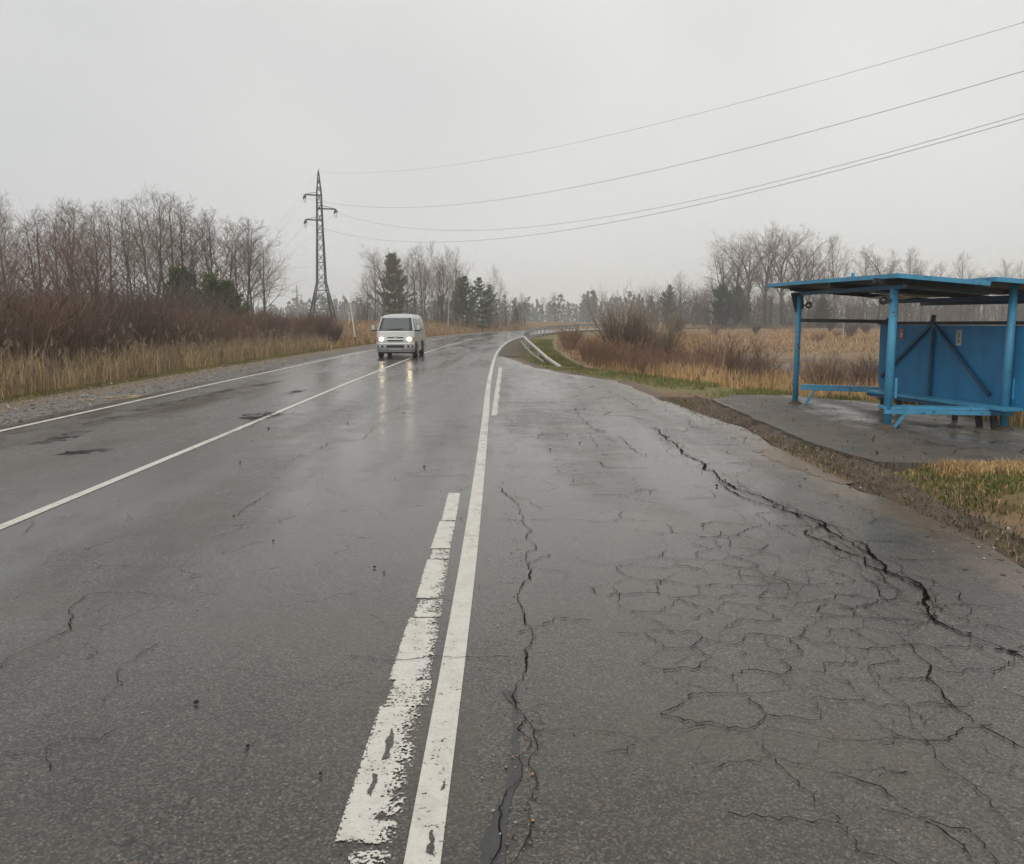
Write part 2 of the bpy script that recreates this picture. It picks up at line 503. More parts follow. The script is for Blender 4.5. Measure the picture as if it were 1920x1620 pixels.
def dirt_mat(name, a, b, rough=.9):
    t = NT(name); P = t.coord(True)
    n2 = t.noise(P, 5, 5, .7).outputs['Fac']; n3 = t.noise(P, 55, 4, .7).outputs['Fac']
    c = t.mix(t.ramp(t.math('ADD', t.math('MULTIPLY', n2, .5), t.math('MULTIPLY', n3, .5)), [(.35, 0), (.65, 1)]), a, b)
    return t.done(t.principled(c, rough, t.bump(n3, .8, .02)))
M['dirt'] = dirt_mat('brown_dirt', (.040, .028, .020), (.15, .108, .072))
M['clod'] = dirt_mat('black_clod', (.010, .009, .008), (.03, .026, .022))
M['pad'] = asphalt_mat('old_pad_asphalt', (.060, .055, .047), -.04, .58, True, 77.0, .62)

# ------------------------------------------------------------------ the ground sheet
k = 6.2
tx = np.linspace(-1, 1, 361); xs = 1000 * np.sinh(k * tx) / np.sinh(k)
ty = np.linspace(-.30, 1, 340); ys = 1000 * np.sinh(5.6 * ty) / np.sinh(5.6) + 0
gx, gy = np.meshgrid(xs, ys, indexing='ij')
gz = hgt(gx, gy)
u = road_dist(gx, gy).reshape(gx.shape)
dbrow = gx - brow_x(gy)
green = np.clip(1 - np.abs(-u - 10.3) / 1.1, 0, 1) * (u < 0) * .9                    # mossy band behind the left gravel
green += np.where((u > .5) & (gy > 15) & (gy < 130), np.clip(1 - np.abs(dbrow + .6) / 2.4, 0, 1), 0) * .95
green += np.where((u > .5) & (gy <= 15), .75 * smooth01(4.0, 4.8, gx), 0)
dirt = np.where(u > 0, (1 - smooth01(.1, 1.0, gx - lay_x(gy))) * (gy < 45), 0)
dirt = np.maximum(dirt, np.where((u > 0) & (gy > 36) & (gy < 170), 1 - smooth01(1.0, 1.9, u), 0))
dirt = np.maximum(dirt, np.where((u < 0), 1 - smooth01(9.2, 10.0, -u), 0))
dirt = np.maximum(dirt, (hgt(gx, gy) < -1.28) * (gy > 30) * (gy < 90) * .9)
nx_, ny_ = gx.shape
idx = np.arange(nx_ * ny_).reshape(nx_, ny_)
F = np.stack([idx[:-1, :-1], idx[1:, :-1], idx[1:, 1:], idx[:-1, 1:]], -1).reshape(-1, 4)
gm = mesh_np('ground', np.stack([gx, gy, gz], -1).reshape(-1, 3), F, M['ground'], True, attrs={'green': green, 'dirt': dirt})
ground = set_props(link('ground', gm), kind='structure')

# pond water
t = NT('dark_pond_water'); nw = t.noise(t.coord(True), 3.0, 3, .5).outputs['Fac']
M['water'] = t.done(t.principled((.020, .017, .012), .06, t.bump(nw, .05, .02), **{'IOR': 1.33}))
mb = MB(); nseg = 48
mb.add([(POND[0] + POND[2] * 1.1 * math.cos(2 * math.pi * i / nseg), POND[1] + POND[3] * 1.1 * math.sin(2 * math.pi * i / nseg), -1.44) for i in range(nseg)], [tuple(range(nseg))])
set_props(mb.build('pond_water', M['water']), kind='structure')

# ------------------------------------------------------------------ road, lay-by, shoulders
def strip(name, offs, i0, i1, mat, dz=0.0, parent=None, attrs=None, step=1):
    ii = np.arange(i0, i1, step); offs = np.asarray(offs, float)
    X = PX[ii][:, None] + NX[ii][:, None] * offs[None]; Y = PY[ii][:, None] + NY[ii][:, None] * offs[None]
    Z = zroad(PY[ii])[:, None] + dz + 0 * X
    n, m = X.shape; idx = np.arange(n * m).reshape(n, m)
    F = np.stack([idx[:-1, :-1], idx[:-1, 1:], idx[1:, 1:], idx[1:, :-1]], -1).reshape(-1, 4)
    at = {k_: v_(X, Y) for k_, v_ in (attrs or {}).items()}
    me = mesh_np(name, np.stack([X, Y, Z], -1).reshape(-1, 3), F, mat, attrs=at)
    return link(name, me, parent)
NI = len(SS)
road = set_props(strip('road', np.linspace(-7.55, .14, 12), 0, NI, M['asphalt']), kind='structure')

iy = [i for i in range(NI) if PY[i] < 39.9 and i < _mono]
rows = []; sil = []
fr = np.concatenate([np.linspace(0, .7, 8), np.linspace(.76, 1, 7)])
for i in iy:
    x0 = PX[i] + NX[i] * .14; y = PY[i]
    x1 = max(float(lay_x(y)) + .12 * float(vnoise(y * 1.7, 2.2)), x0 + .02)
    for f_ in fr:
        x = x0 + (x1 - x0) * f_
        rows.append((x, y, 0.0)); sil.append(float(smooth01(.75, 0, x1 - x)) * .95 + .25 * float(smooth01(24, 38, y)))
m = len(fr); idx = np.arange(len(rows)).reshape(-1, m)
F = np.stack([idx[:-1, :-1], idx[:-1, 1:], idx[1:, 1:], idx[1:, :-1]], -1).reshape(-1, 4)
layby = set_props(link('lay_by_pavement', mesh_np('lay_by_pavement', rows, F, M['asphalt_bay'], attrs={'silt': sil})), kind='structure')

g_edge = lambda X, Y: np.clip(((-road_dist(X, Y)) - 7.9) / 1.5, 0, 1)
gsh = strip('gravel_shoulder', [-9.95, -9.6, -9.0, -8.4, -7.9, -7.53], 0, NI, M['gravel'], -.006, None, {'dirt': g_edge})
co = np.empty(len(gsh.data.vertices) * 3); gsh.data.vertices.foreach_get('co', co); co = co.reshape(-1, 3)
outer = np.arange(len(co)) % 6 == 0
co[:, 0] += np.where(outer, .25 * fbm(co[:, 1] * .6, co[:, 1] * 0), 0)
co[:, 2] += np.where(outer, -.05, .012 * fbm(co[:, 0] * 3, co[:, 1] * 3)); gsh.data.vertices.foreach_set('co', co.ravel())
set_props(gsh, kind='structure')
i40 = next(i for i in range(NI) if PY[i] > 39)
rs = strip('road_shoulder', [.13, .5, 1.0, 1.5], i40, NI, M['dirt'], -.008); set_props(rs, kind='structure')

# ---- painted lines (sheets 4 mm above the asphalt)
def wear_fn(a, b=0.0):
    return lambda X, Y: a + b * fbm(X * 3, Y * .8)
strip('edge_line', [-.055, -.02, .02, .055], 0, NI, M['paint'], .004, road, {'wear': wear_fn(.095, .11)})
strip('centre_line', [-3.75, -3.70, -3.65], 0, NI, M['paint'], .004, road, {'wear': wear_fn(.09, .09)})
strip('edge_line', [-7.18, -7.12, -7.07], 0, NI, M['paint'], .004, road, {'wear': wear_fn(.12, .06)})

def paint_block(name, pts_l, pts_r, wl, wr, parent, ragged=0.0, n=40, cols=14):
    """worn block between a left and a right polyline [(x,y)...] running up the road"""
    yl = np.linspace(0, 1, n)
    pl = np.array(pts_l, float); pr = np.array(pts_r, float)
    tl = np.linspace(0, 1, len(pl)); tr_ = np.linspace(0, 1, len(pr))
    V = []; W = []
    for a in yl:
        L_ = np.array([np.interp(a, tl, pl[:, 0]), np.interp(a, tl, pl[:, 1])]); R_ = np.array([np.interp(a, tr_, pr[:, 0]), np.interp(a, tr_, pr[:, 1])])
        R_[0] += ragged * float(fbm(a * 14 + L_[1], 3.3))
        for b in np.linspace(0, 1, cols):
            q = L_ * (1 - b) + R_ * b; V.append((q[0], q[1], .004)); W.append(wl + (wr - wl) * max(0, (b - .45) / .55) ** 1.5 + (.13 if b < .04 else 0) + (.10 if a in (0.0, 1.0) else 0))
    idx = np.arange(n * cols).reshape(n, cols)
    F = np.stack([idx[:-1, :-1], idx[:-1, 1:], idx[1:, 1:], idx[1:, :-1]], -1).reshape(-1, 4)
    return link(name, mesh_np(name, V, F, M['paint'], attrs={'wear': W}), parent)
for L_, R_, wl, wr in [
    ([(-.55, 2.46), (-.555, 3.40)], [(-.355, 2.44), (-.365, 3.40)], .05, .30),
    ([(-.54, 3.40), (-.525, 3.66)], [(-.355, 3.40), (-.36, 3.66)], .09, .24),
    ([(-.555, 3.66), (-.56, 4.47)], [(-.37, 3.66), (-.385, 4.47)], .03, .30),
    ([(-.535, 4.48), (-.54, 4.78)], [(-.385, 4.48), (-.40, 4.78)], .10, .22),
    ([(-.56, 4.80), (-.575, 5.62)], [(-.40, 4.80), (-.425, 5.62)], .03, .24),
    ([(-.56, 5.63), (-.565, 5.88)], [(-.425, 5.63), (-.44, 5.88)], .08, .18),
    ([(-.58, 5.9), (-.585, 6.75)], [(-.44, 5.9), (-.455, 6.75)], .02, .14),
    ([(-.572, 6.76), (-.60, 7.88)], [(-.455, 6.76), (-.485, 7.88)], .02, .08),
    ([(-.50, 1.3), (-.50, 2.43)], [(-.34, 1.3), (-.355, 2.43)], .20, .26)]:
    paint_block('broken_line', L_, R_, wl + .05, wr + .02, road, .006)
paint_block('broken_line', [(-.355, 14.5), (-.40, 20), (-.46, 30)], [(-.25, 14.5), (-.29, 20), (-.34, 30)], .12, .16, layby, .03, 90)

# ---- cracks: open joints followed along the surface
CRACKS = [
('l',36,[(2.25,13.01),(2.12,11.26),(2.06,10.33),(2.12,9.84),(2.14,8.86),(2.09,8.41),(2.24,8.0),(2.31,7.56),(2.36,7.12),(2.48,6.92),(2.47,6.61),(2.44,6.35),(2.48,6.03),(2.47,5.75),(2.46,5.31),(2.42,4.93),(2.36,4.55),(2.35,4.3),(2.39,4.08),(2.41,3.85),(2.44,3.58)]),
('l',20,[(2.13,8.71),(2.1,7.88),(2.22,7.4),(2.41,6.98),(2.41,6.61),(2.25,6.27),(2.28,6.03),(2.34,5.68),(2.37,5.43),(2.48,5.19),(2.38,4.69),(2.41,4.42)]),
('l',14,[(2.44,6.35),(2.55,6.03),(2.45,5.62)]),
('l',10,[(2.21,5.31),(2.21,5.03),(2.14,4.73),(2.19,4.64),(2.27,4.51),(2.22,4.38),(2.06,4.34),(2.0,4.47),(2.0,4.64),(2.14,4.73)]),
('l',10,[(1.99,4.24),(1.99,4.01),(1.97,3.82),(1.86,3.67),(1.84,3.37),(1.88,3.21),(1.92,3.06),(1.97,2.9)]),
('l',6,[(1.97,3.82),(2.06,3.74),(2.25,3.79),(2.42,3.82)]),
('l',7,[(0.94,3.12),(0.94,2.98),(1.01,2.92),(1.11,2.88),(1.2,2.83),(1.29,2.76),(1.31,2.65),(1.37,2.56),(1.39,2.4),(1.37,2.3)]),
('l',4,[(0.08,3.14),(0.29,3.19),(0.5,3.12),(0.72,3.19),(0.88,3.19),(0.94,3.12)]),
('l',5,[(0.94,3.12),(1.02,3.21),(1.18,3.12),(1.41,3.1),(1.68,3.1),(1.8,3.06),(1.8,2.94),(1.77,2.8)]),
('l',10,[(-0.08,8.56),(-0.05,7.75),(0.07,7.29),(0.11,6.61),(0.11,5.89),(0.05,5.62),(0.14,5.25),(0.08,4.88),(0.07,4.55),(0.09,4.3),(0.05,3.88),(0.06,3.75),(0.02,3.53),(0.04,3.37),(0.07,3.19),(0.05,2.94),(0.08,2.8),(0.08,2.57),(0.04,2.4),(0.03,2.26)]),
('l',7,[(0.04,3.37),(0.03,3.14),(0.04,2.9),(-0.04,2.66),(-0.05,2.51),(-0.04,2.26)]),
('r',6,[(-0.83,3.93),(-0.69,3.91),(-0.58,3.86),(-0.41,3.93),(-0.26,3.92),(-0.08,3.9),(0.04,3.91)]),
('l',14,[(-0.19,16.92),(0.52,16.69),(0.97,16.59),(1.46,16.06)]),
('l',14,[(1.99,15.76),(2.59,15.47),(3.35,15.1)]),
('l',12,[(-0.18,14.42),(0.03,13.49),(0.6,13.42),(1.12,13.56),(1.88,13.21),(2.13,12.94),(2.17,12.07)]),
('l',14,[(1.51,12.01),(1.53,11.01),(1.54,10.42),(1.57,10.12)]),
('l',12,[(1.17,16.16),(1.16,13.79),(1.32,12.19)]),
('l',8,[(1.1,12.01),(1.1,10.78)]),
('l',14,[(2.2,19.81),(2.35,18.38),(2.36,15.86)]),
('l',7,[(-0.23,6.85),(0.12,6.75),(0.38,6.83),(0.7,6.72),(0.85,6.75),(0.94,7.08),(1.37,7.38)]),
('l',6,[(0.0,7.8),(0.13,7.56),(0.28,7.15)]),
('l',8,[(3.18,16.92),(3.24,15.86),(3.15,13.71)]),
('l',10,[(2.47,12.25),(2.76,13.01),(2.93,14.09)]),
('l',7,[(1.47,5.89),(1.53,6.19),(1.61,6.43)]),
('l',6,[(1.38,5.49),(1.57,5.31),(1.67,5.08),(1.67,4.78)]),
('l',6,[(0.62,5.03),(0.62,4.64),(0.75,4.42),(0.87,4.19),(0.99,4.12)]),
('l',6,[(0.3,5.75),(0.56,5.49),(0.87,5.62),(1.2,5.68),(1.44,5.62)]),
('l',5,[(1.47,4.64),(1.68,4.47),(1.87,4.51),(2.01,4.55)]),
('l',5,[(2.72,5.89),(3.03,6.06),(3.29,6.11)]),
('l',6,[(2.63,5.19),(2.64,4.93),(2.6,4.64),(2.49,4.47),(2.3,4.42)]),
('l',5,[(1.65,3.94),(1.62,3.58),(1.64,3.37),(1.58,3.06),(1.6,2.9),(1.58,2.69),(1.57,2.43)]),
('r',6,[(-2.4,3.58),(-2.38,3.79),(-2.4,3.91),(-2.37,4.08),(-2.33,4.3),(-2.38,4.47),(-2.47,4.6),(-2.49,4.85),(-2.25,4.91),(-2.04,4.85),(-1.89,4.79),(-1.75,4.85)]),
('r',5,[(-1.76,4.15),(-1.82,3.98),(-1.8,3.72),(-1.73,3.61),(-1.72,3.4),(-1.76,3.37)]),
('r',5,[(-1.91,3.0),(-1.8,3.02),(-1.73,3.0),(-1.73,3.04),(-1.72,3.14),(-1.61,3.12),(-1.54,3.19)]),
('r',5,[(-1.89,3.19),(-1.91,3.3),(-1.89,3.37),(-1.78,3.38)]),
('r',5,[(-1.67,2.87),(-1.7,2.96),(-1.73,3.0)]),
('r',9,[(-2.4,10.29),(-2.46,11.21),(-2.03,11.57),(-2.07,12.31),(-2.13,13.01)]),
('r',7,[(-2.29,6.85),(-2.31,7.45),(-2.28,7.98)]),
('r',7,[(-4.06,6.35),(-4.0,6.52),(-3.89,6.75),(-3.55,6.92)]),
('r',6,[(-3.89,6.75),(-3.8,6.61),(-3.69,6.3)]),
('r',7,[(-4.61,14.09),(-4.46,14.33),(-4.28,14.5),(-3.96,14.67),(-3.82,15.19)]),
('r',6,[(-4.12,11.26),(-4.11,12.07),(-4.01,13.01),(-4.17,14.09)]),
('r',5,[(-2.14,5.31),(-2.12,5.49),(-2.0,5.55)]),
('r',6,[(-2.22,6.19),(-2.15,6.35),(-2.13,6.61)]),
('r',10,[(-2.76,13.71),(-2.34,14.33),(-2.13,15.38),(-2.02,16.92)]),
('r',8,[(-1.11,8.77),(-0.72,8.77),(-0.39,8.86)]),
]
crng = np.random.default_rng(8)
def crack_mesh(pts, w, dz):
    P = np.array(pts, float)
    s = np.concatenate([[0], np.cumsum(np.hypot(*np.diff(P, axis=0).T))])
    step = max(.02, s[-1] / 260); q = np.arange(0, s[-1] + step, step); q[-1] = s[-1]
    X = np.interp(q, s, P[:, 0]); Y = np.interp(q, s, P[:, 1])
    dx = np.gradient(X); dy = np.gradient(Y); L_ = np.hypot(dx, dy) + 1e-9; nx1, ny1 = -dy / L_, dx / L_
    ph = crng.random() * 90
    seglen = np.clip(s[-1] / 14, .05, .5)
    def jag(step_, amp_):
        kn = np.arange(0, s[-1] + 2 * step_, step_); return np.interp(q, kn, crng.normal(0, amp_, len(kn)))
    jit = jag(.5 * seglen + .04, .055 * seglen + .006) + jag(.09, .012) + jag(.03, .005)
    X = X + nx1 * jit; Y = Y + ny1 * jit
    ww = w * (.55 + .65 * vnoise(q * 6, ph + 30 + 0 * q) + .35 * vnoise(q * 23, ph + 44 + 0 * q))
    ww = np.clip(ww, w * .38, w * 1.6) * np.clip(np.minimum(q, s[-1] - q) / (.12 * s[-1]) + .15, 0, 1)
    V = []
    for j in range(len(q)):
        V.append((X[j] - nx1[j] * ww[j] / 2, Y[j] - ny1[j] * ww[j] / 2, dz)); V.append((X[j] + nx1[j] * ww[j] / 2, Y[j] + ny1[j] * ww[j] / 2, dz))
    F = [(2 * j, 2 * j + 2, 2 * j + 3, 2 * j + 1) for j in range(len(q) - 1)]
    for j in range(len(q)):                       # crumbled edge: little broken-out bits beside the joint
        if crng.random() < .34:
            o_ = crng.normal(0, 1.1) * w + crng.normal(0, .004); s_ = w * crng.uniform(.25, .8) + .001; a_ = crng.random() * 6.28; k0 = len(V)
            cx, cy_ = X[j] + nx1[j] * o_, Y[j] + ny1[j] * o_; e_ = crng.uniform(.5, 1.8)
            for m_ in range(4):
                V.append((cx + s_ * e_ * math.cos(a_ + m_ * 1.57) * crng.uniform(.5, 1), cy_ + s_ * math.sin(a_ + m_ * 1.57) * crng.uniform(.5, 1), dz))
            F.append((k0, k0 + 1, k0 + 2, k0 + 3))
    return mesh_np('crack', V, F, M['crack'])
for w_, mm, pts in CRACKS:
    link('crack', crack_mesh(pts, mm / 1000 * .85, .0075), road if w_ == 'r' else layby)
    if mm >= 14:      # loose crazed edges along the wide ones
        for s_ in (-1, 1):
            a = [(p[0] + s_ * (.05 + .05 * crng.random()), p[1] + s_ * .04) for p in pts[::2]]
            if len(a) > 2: link('crack', crack_mesh(a, .005, .0075), layby)
# alligator cracking: the surface has broken into blocks; the joints between them follow the block edges
from mathutils.geometry import delaunay_2d_cdt
def crack_net(name, inside, spacing, x0, x1, y0, y1, keep, wfun, parent, seed, dz=.0068):
    rg = np.random.default_rng(seed); pts = []; cell = {}
    for _ in range(16000):
        x, y = rg.uniform(x0, x1), rg.uniform(y0, y1); sp = spacing(x, y)
        ix, iy = int(x / .3), int(y / .3); ok = True
        for a in (-2, -1, 0, 1, 2):
            for c_ in (-2, -1, 0, 1, 2):
                for (u_, v_) in cell.get((ix + a, iy + c_), ()):
                    if (u_ - x) ** 2 + (v_ - y) ** 2 < sp * sp: ok = False
        if ok: pts.append((x, y)); cell.setdefault((ix, iy), []).append((x, y))
    vs, es, fs = delaunay_2d_cdt([Vector(p) for p in pts], [], [], 0, 1e-6)[:3]
    cen = []; em = {}
    for k_, f in enumerate(fs):
        a, b_, c_ = (vs[i] for i in f[:3]); d_ = 2 * (a.x * (b_.y - c_.y) + b_.x * (c_.y - a.y) + c_.x * (a.y - b_.y))
        if abs(d_) < 1e-9: cen.append(None); continue
        ux = ((a.x ** 2 + a.y ** 2) * (b_.y - c_.y) + (b_.x ** 2 + b_.y ** 2) * (c_.y - a.y) + (c_.x ** 2 + c_.y ** 2) * (a.y - b_.y)) / d_
        uy = ((a.x ** 2 + a.y ** 2) * (c_.x - b_.x) + (b_.x ** 2 + b_.y ** 2) * (a.x - c_.x) + (c_.x ** 2 + c_.y ** 2) * (b_.x - a.x)) / d_
        cen.append((ux, uy))
        for i in range(3): em.setdefault(tuple(sorted((f[i], f[(i + 1) % 3]))), []).append(k_)
    V = []; F = []
    for e_, ff in em.items():
        if len(ff) != 2 or cen[ff[0]] is None or cen[ff[1]] is None: continue
        p, q_ = np.array(cen[ff[0]]), np.array(cen[ff[1]]); L_ = np.hypot(*(q_ - p)); m_ = (p + q_) / 2
        if L_ < .01 or L_ > 1.6 or not inside(*p) or not inside(*q_) or rg.random() > keep(*m_): continue
        n_ = max(3, int(L_ / .025)); t_ = np.linspace(0, 1, n_ + 1); nn = np.array([-(q_ - p)[1], (q_ - p)[0]]) / L_
        jt = (rg.normal(0, .0085, n_ + 1) + .05 * L_ * rg.normal() * np.sin(np.pi * t_)); jt[0] = jt[-1] = 0
        C_ = p + (q_ - p) * t_[:, None] + nn * jt[:, None]
        w = wfun(*m_) * (1 + .7 * abs(q_[0] - p[0]) / L_) * rg.uniform(.35, 1.25) * np.clip(rg.normal(1, .4, n_ + 1), .25, 2); b0 = len(V)
        for c_, w_ in zip(C_, w): V.append((*(c_ - nn * w_ / 2), dz)); V.append((*(c_ + nn * w_ / 2), dz))
        F += [(b0 + 2 * k_, b0 + 2 * k_ + 2, b0 + 2 * k_ + 3, b0 + 2 * k_ + 1) for k_ in range(n_)]
    o = link(name, mesh_np(name, V, F, M['crack']), parent); o['kind'] = 'stuff'; return o
def zone(x, y):       # worst in the middle of the lay-by
    return float(np.exp(-((x - 1.5) / 1.05) ** 2 - ((y - 4.4) / 2.4) ** 2))
crack_net('crack_network', lambda x, y: road_x(y) + .2 < x < lay_x(y) - .1, lambda x, y: .40 - .30 * zone(x, y) + .012 * max(0, y - 6), .0, 3.4, 1.6, 26,
          lambda x, y: np.clip(.22 + .85 * zone(x, y) + .6 * float(fbm(x * .9, y * .6 + 3)), .04, .99), lambda x, y: .0012 + .00050 * y, layby, 5)

def flat_patch(name, pts, z, mat, parent=None, rag=.06, n=70, attr=None):
    P = np.array(pts + [pts[0]], float); s = np.concatenate([[0], np.cumsum(np.hypot(*np.diff(P, axis=0).T))])
    q = np.linspace(0, s[-1], n, endpoint=False); X = np.interp(q, s, P[:, 0]); Y = np.interp(q, s, P[:, 1])
    ph = crng.random() * 50
    X = X + rag * fbm(q * 5 / max(s[-1] * .12, .2), ph + 0 * q); Y = Y + rag * fbm(q * 5 / max(s[-1] * .12, .2), ph + 20 + 0 * q)
    me = mesh_py(name, [(x, y, z) for x, y in zip(X, Y)], [tuple(range(n))], mat)
    return link(name, me, parent)
flat_patch('tar_patch', [(-.045, 3.55), (.005, 3.40), (.0, 3.05), (-.02, 2.75), (-.09, 2.48), (-.11, 2.1), (-.03, 2.1), (-.015, 2.6), (.03, 2.82), (.028, 3.25), (.025, 3.55)], .003, M['tar'], layby, .012)
for P_ in [[(-.475, 2.95), (-.455, 2.97), (-.458, 3.12), (-.47, 3.2), (-.482, 3.08)], [(-.49, 2.72), (-.475, 2.70), (-.48, 2.84), (-.492, 2.86)], [(-.45, 2.57), (-.41, 2.56), (-.405, 2.59), (-.43, 2.61)],
           [(-.265, 2.40), (-.24, 2.38), (-.243, 2.47), (-.255, 2.52)], [(-.245, 2.74), (-.235, 2.75), (-.238, 2.82)]]:
    flat_patch('bare_scab', P_, .0062, M['asphalt'], road, .011, 90)
# shallow dark scabs in the left lane where the top course has gone
for P_ in [[(-6.9, 15.2), (-6.6, 15.6), (-6.65, 17.4), (-6.5, 19.9), (-6.8, 20.5), (-6.9, 18.4), (-7.0, 16.6)],
           [(-5.55, 10.2), (-5.3, 10.25), (-5.0, 10.6), (-5.2, 10.75), (-5.5, 10.55)],
           [(-6.4, 11.0), (-6.1, 11.2), (-6.2, 12.6), (-6.45, 12.4)],
           [(-6.75, 13.2), (-6.55, 13.3), (-6.6, 14.6), (-6.8, 14.4)],
           [(-4.5, 14.0), (-4.1, 14.1), (-4.15, 15.2), (-4.5, 15.0)],
           [(-6.45, 21.5), (-6.25, 21.5), (-6.2, 23.2), (-6.4, 23.2)],
           [(-5.1, 19.0), (-4.9, 19.0), (-4.85, 20.0), (-5.1, 20.0)]]:
    flat_patch('worn_patch', P_, .003, M['worn'], road, .16, 150)
flat_patch('worn_patch', [(-4.55, 14.1), (-4.25, 13.8), (-3.95, 14.3), (-3.98, 14.9), (-4.3, 15.1), (-4.6, 14.7)], .0065, M['worn'], road, .14, 120)
t = NT('muddy_puddle_water'); P = t.coord(True)
M['puddle'] = t.done(t.principled(t.mix(t.noise(P, 2, 3).outputs['Fac'], (.16, .11, .065), (.11, .08, .052)), .30, t.bump(t.noise(P, 6, 2).outputs['Fac'], (.10), .01), IOR=1.22))
set_props(flat_patch('puddle', [(3.05, 10.6), (3.35, 10.7), (3.62, 10.1), (3.58, 9.2), (3.55, 8.6), (3.30, 8.3), (3.15, 8.9), (3.0, 9.8)], .003, M['puddle'], None, .10), kind='structure')
t = NT('yellow_sand', True); P = t.coord(True); n2 = t.noise(P, 7, 4, .7).outputs['Fac']
gone = t.ramp(t.math('ADD', n2, t.math('MULTIPLY', t.math('SUBTRACT', t.noise(P, 1.6, 2).outputs['Fac'], .5), .6)), [(.44, 0), (.52, 1)])
mx = t.n('ShaderNodeMixShader'); t.l(gone, mx.inputs[0]); t.l(t.principled(t.mix(n2, (.30, .20, .09), (.42, .29, .13)), .9), mx.inputs[1]); t.l(t.n('ShaderNodeBsdfTransparent').outputs[0], mx.inputs[2])
M['sand'] = t.done(mx.outputs[0])
set_props(flat_patch('sand_patch', [(-8.85, 17.3), (-8.2, 17.3), (-7.9, 17.9), (-8.0, 18.5), (-8.7, 18.4)], .010, M['sand'], None, .12),
          'small patch of yellow sand on the grey gravel shoulder', 'sand')

# ------------------------------------------------------------------ shelter pad and the dirt bank in front of it
PADP = [(3.86, 16.4), (3.72, 12.7), (3.70, 10.6), (3.88, 8.95), (4.3, 8.9), (8.4, 8.8), (8.4, 11.4), (7.15, 11.9), (7.1, 13.4), (6.75, 15.4), (5.7, 17.1), (4.6, 17.3)]
P = np.array(PADP + [PADP[0]]); s = np.concatenate([[0], np.cumsum(np.hypot(*np.diff(P, axis=0).T))]); q = np.linspace(0, s[-1], 160, endpoint=False)
X = np.interp(q, s, P[:, 0]) + .07 * fbm(q * 1.8, 1.5 + 0 * q, 4); Y = np.interp(q, s, P[:, 1]) + .07 * fbm(q * 1.8, 9.5 + 0 * q, 4)
n = len(q); top = [(x, y, .12) for x, y in zip(X, Y)]; bot = [(x, y, -.1) for x, y in zip(X, Y)]
pad_me = mesh_py('shelter_pavement', top + bot, [tuple(range(n - 1, -1, -1))] + [(i, (i + 1) % n, n + (i + 1) % n, n + i) for i in range(n)], M['pad'])
at = pad_me.attributes.new('silt', 'FLOAT', 'POINT'); at.data.foreach_set('value', np.full(2 * n, .50, np.float32))
pad = set_props(link('shelter_pavement', pad_me), kind='structure')
crack_net('crack_network', lambda x, y: 3.95 < x < 6.9 and 9.1 < y < 16.5, lambda x, y: .55, 3.8, 7.1, 9, 17, lambda x, y: .55, lambda x, y: .007, pad, 9, .124)
nu, nv = 420, 46
yy = np.linspace(5.2, 18.4, nu); V = []
for y in yy:
    x0 = float(lay_x(y)) + .02 + .14 * float(fbm(y * 1.3, 4.4)); x1 = 3.93 + .1 * float(vnoise(y, 8.8)) - .12 * float(smooth01(9, 7.5, y))
    amp = (.10 if y > 8.8 else .10 - .02 * (8.8 - y)) * float(smooth01(18.4, 16.2, y)) * float(smooth01(5.2, 7.2, y))
    bb_ = np.linspace(0, 1, nv); xx_ = x0 + (x1 - x0) * bb_
    prof = np.sin(np.minimum(bb_ * 1.2, 1) * math.pi * .6) ** 1.6
    zz_ = -.02 + amp * prof * (1 + .45 * fbm(xx_ * 3.3, y * 3.3 + 0 * xx_)) + (.030 * fbm(xx_ * 11, y * 11 + 0 * xx_) + .016 * np.abs(fbm(xx_ * 30, y * 30 + 0 * xx_))) * np.minimum(1, bb_ * 5) * (.4 + .6 * float(smooth01(5.5, 8, y)))
    zz_[bb_ > .98] = .03
    for x, z in zip(xx_, zz_): V.append((x, y, max(float(z), -.03)))
idx = np.arange(nu * nv).reshape(nu, nv)
F = np.stack([idx[:-1, :-1], idx[:-1, 1:], idx[1:, 1:], idx[1:, :-1]], -1).reshape(-1, 4)
set_props(link('dirt_bank', mesh_np('dirt_bank', V, F, M['dirt'])), 'low ragged bank of brown dirt along the front of the shelter pad', 'dirt bank', kind='structure')

# ================================================================== bus shelter
def blue_mat(name, c, dark, rust, rough=.5):
    t = NT(name); v = t.coord(False)
    n1 = t.noise(v, 2.2, 5, .65).outputs['Fac']; n2 = t.noise(v, 22, 4, .7).outputs['Fac']
    drip = t.noise(t.mapping(v, (5, 5, .5)), 1.4, 4, .6).outputs['Fac']
    col = t.mix(t.ramp(n1, [(.35, 0), (.7, 1)]), c, dark)
    col = t.mix(t.math('MULTIPLY', t.ramp(drip, [(.52, 0), (.74, 1)]), .42), col, tuple(q * .5 for q in dark))
    col = t.mix(t.ramp(t.math('ADD', t.math('MULTIPLY', n2, .6), t.math('MULTIPLY', n1, .4)), [(rust, 0), (rust + .03, 1)]), col, (.05, .032, .022))
    return t.done(t.principled(col, rough, t.bump(n2, .12, .01)))
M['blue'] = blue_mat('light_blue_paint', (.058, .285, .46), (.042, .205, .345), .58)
M['blue_panel'] = blue_mat('blue_panel_paint', (.018, .185, .37), (.015, .135, .28), .66)
M['blue_dark'] = blue_mat('dark_blue_steel', (.012, .080, .16), (.009, .050, .105), .62)
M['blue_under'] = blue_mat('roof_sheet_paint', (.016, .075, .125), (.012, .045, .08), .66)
M['black_steel'] = simple_mat('black_steel', (.012, .012, .013), (.028, .026, .025), .55, 8)
M['poster_white'] = simple_mat('notice_paper', (.55, .53, .50), (.42, .40, .37), .8, 20)
M['poster_red'] = simple_mat('red_print', (.42, .08, .09), (.50, .16, .15), .8, 30)
M['poster_green'] = simple_mat('green_print', (.16, .20, .10), (.25, .26, .16), .8, 60)
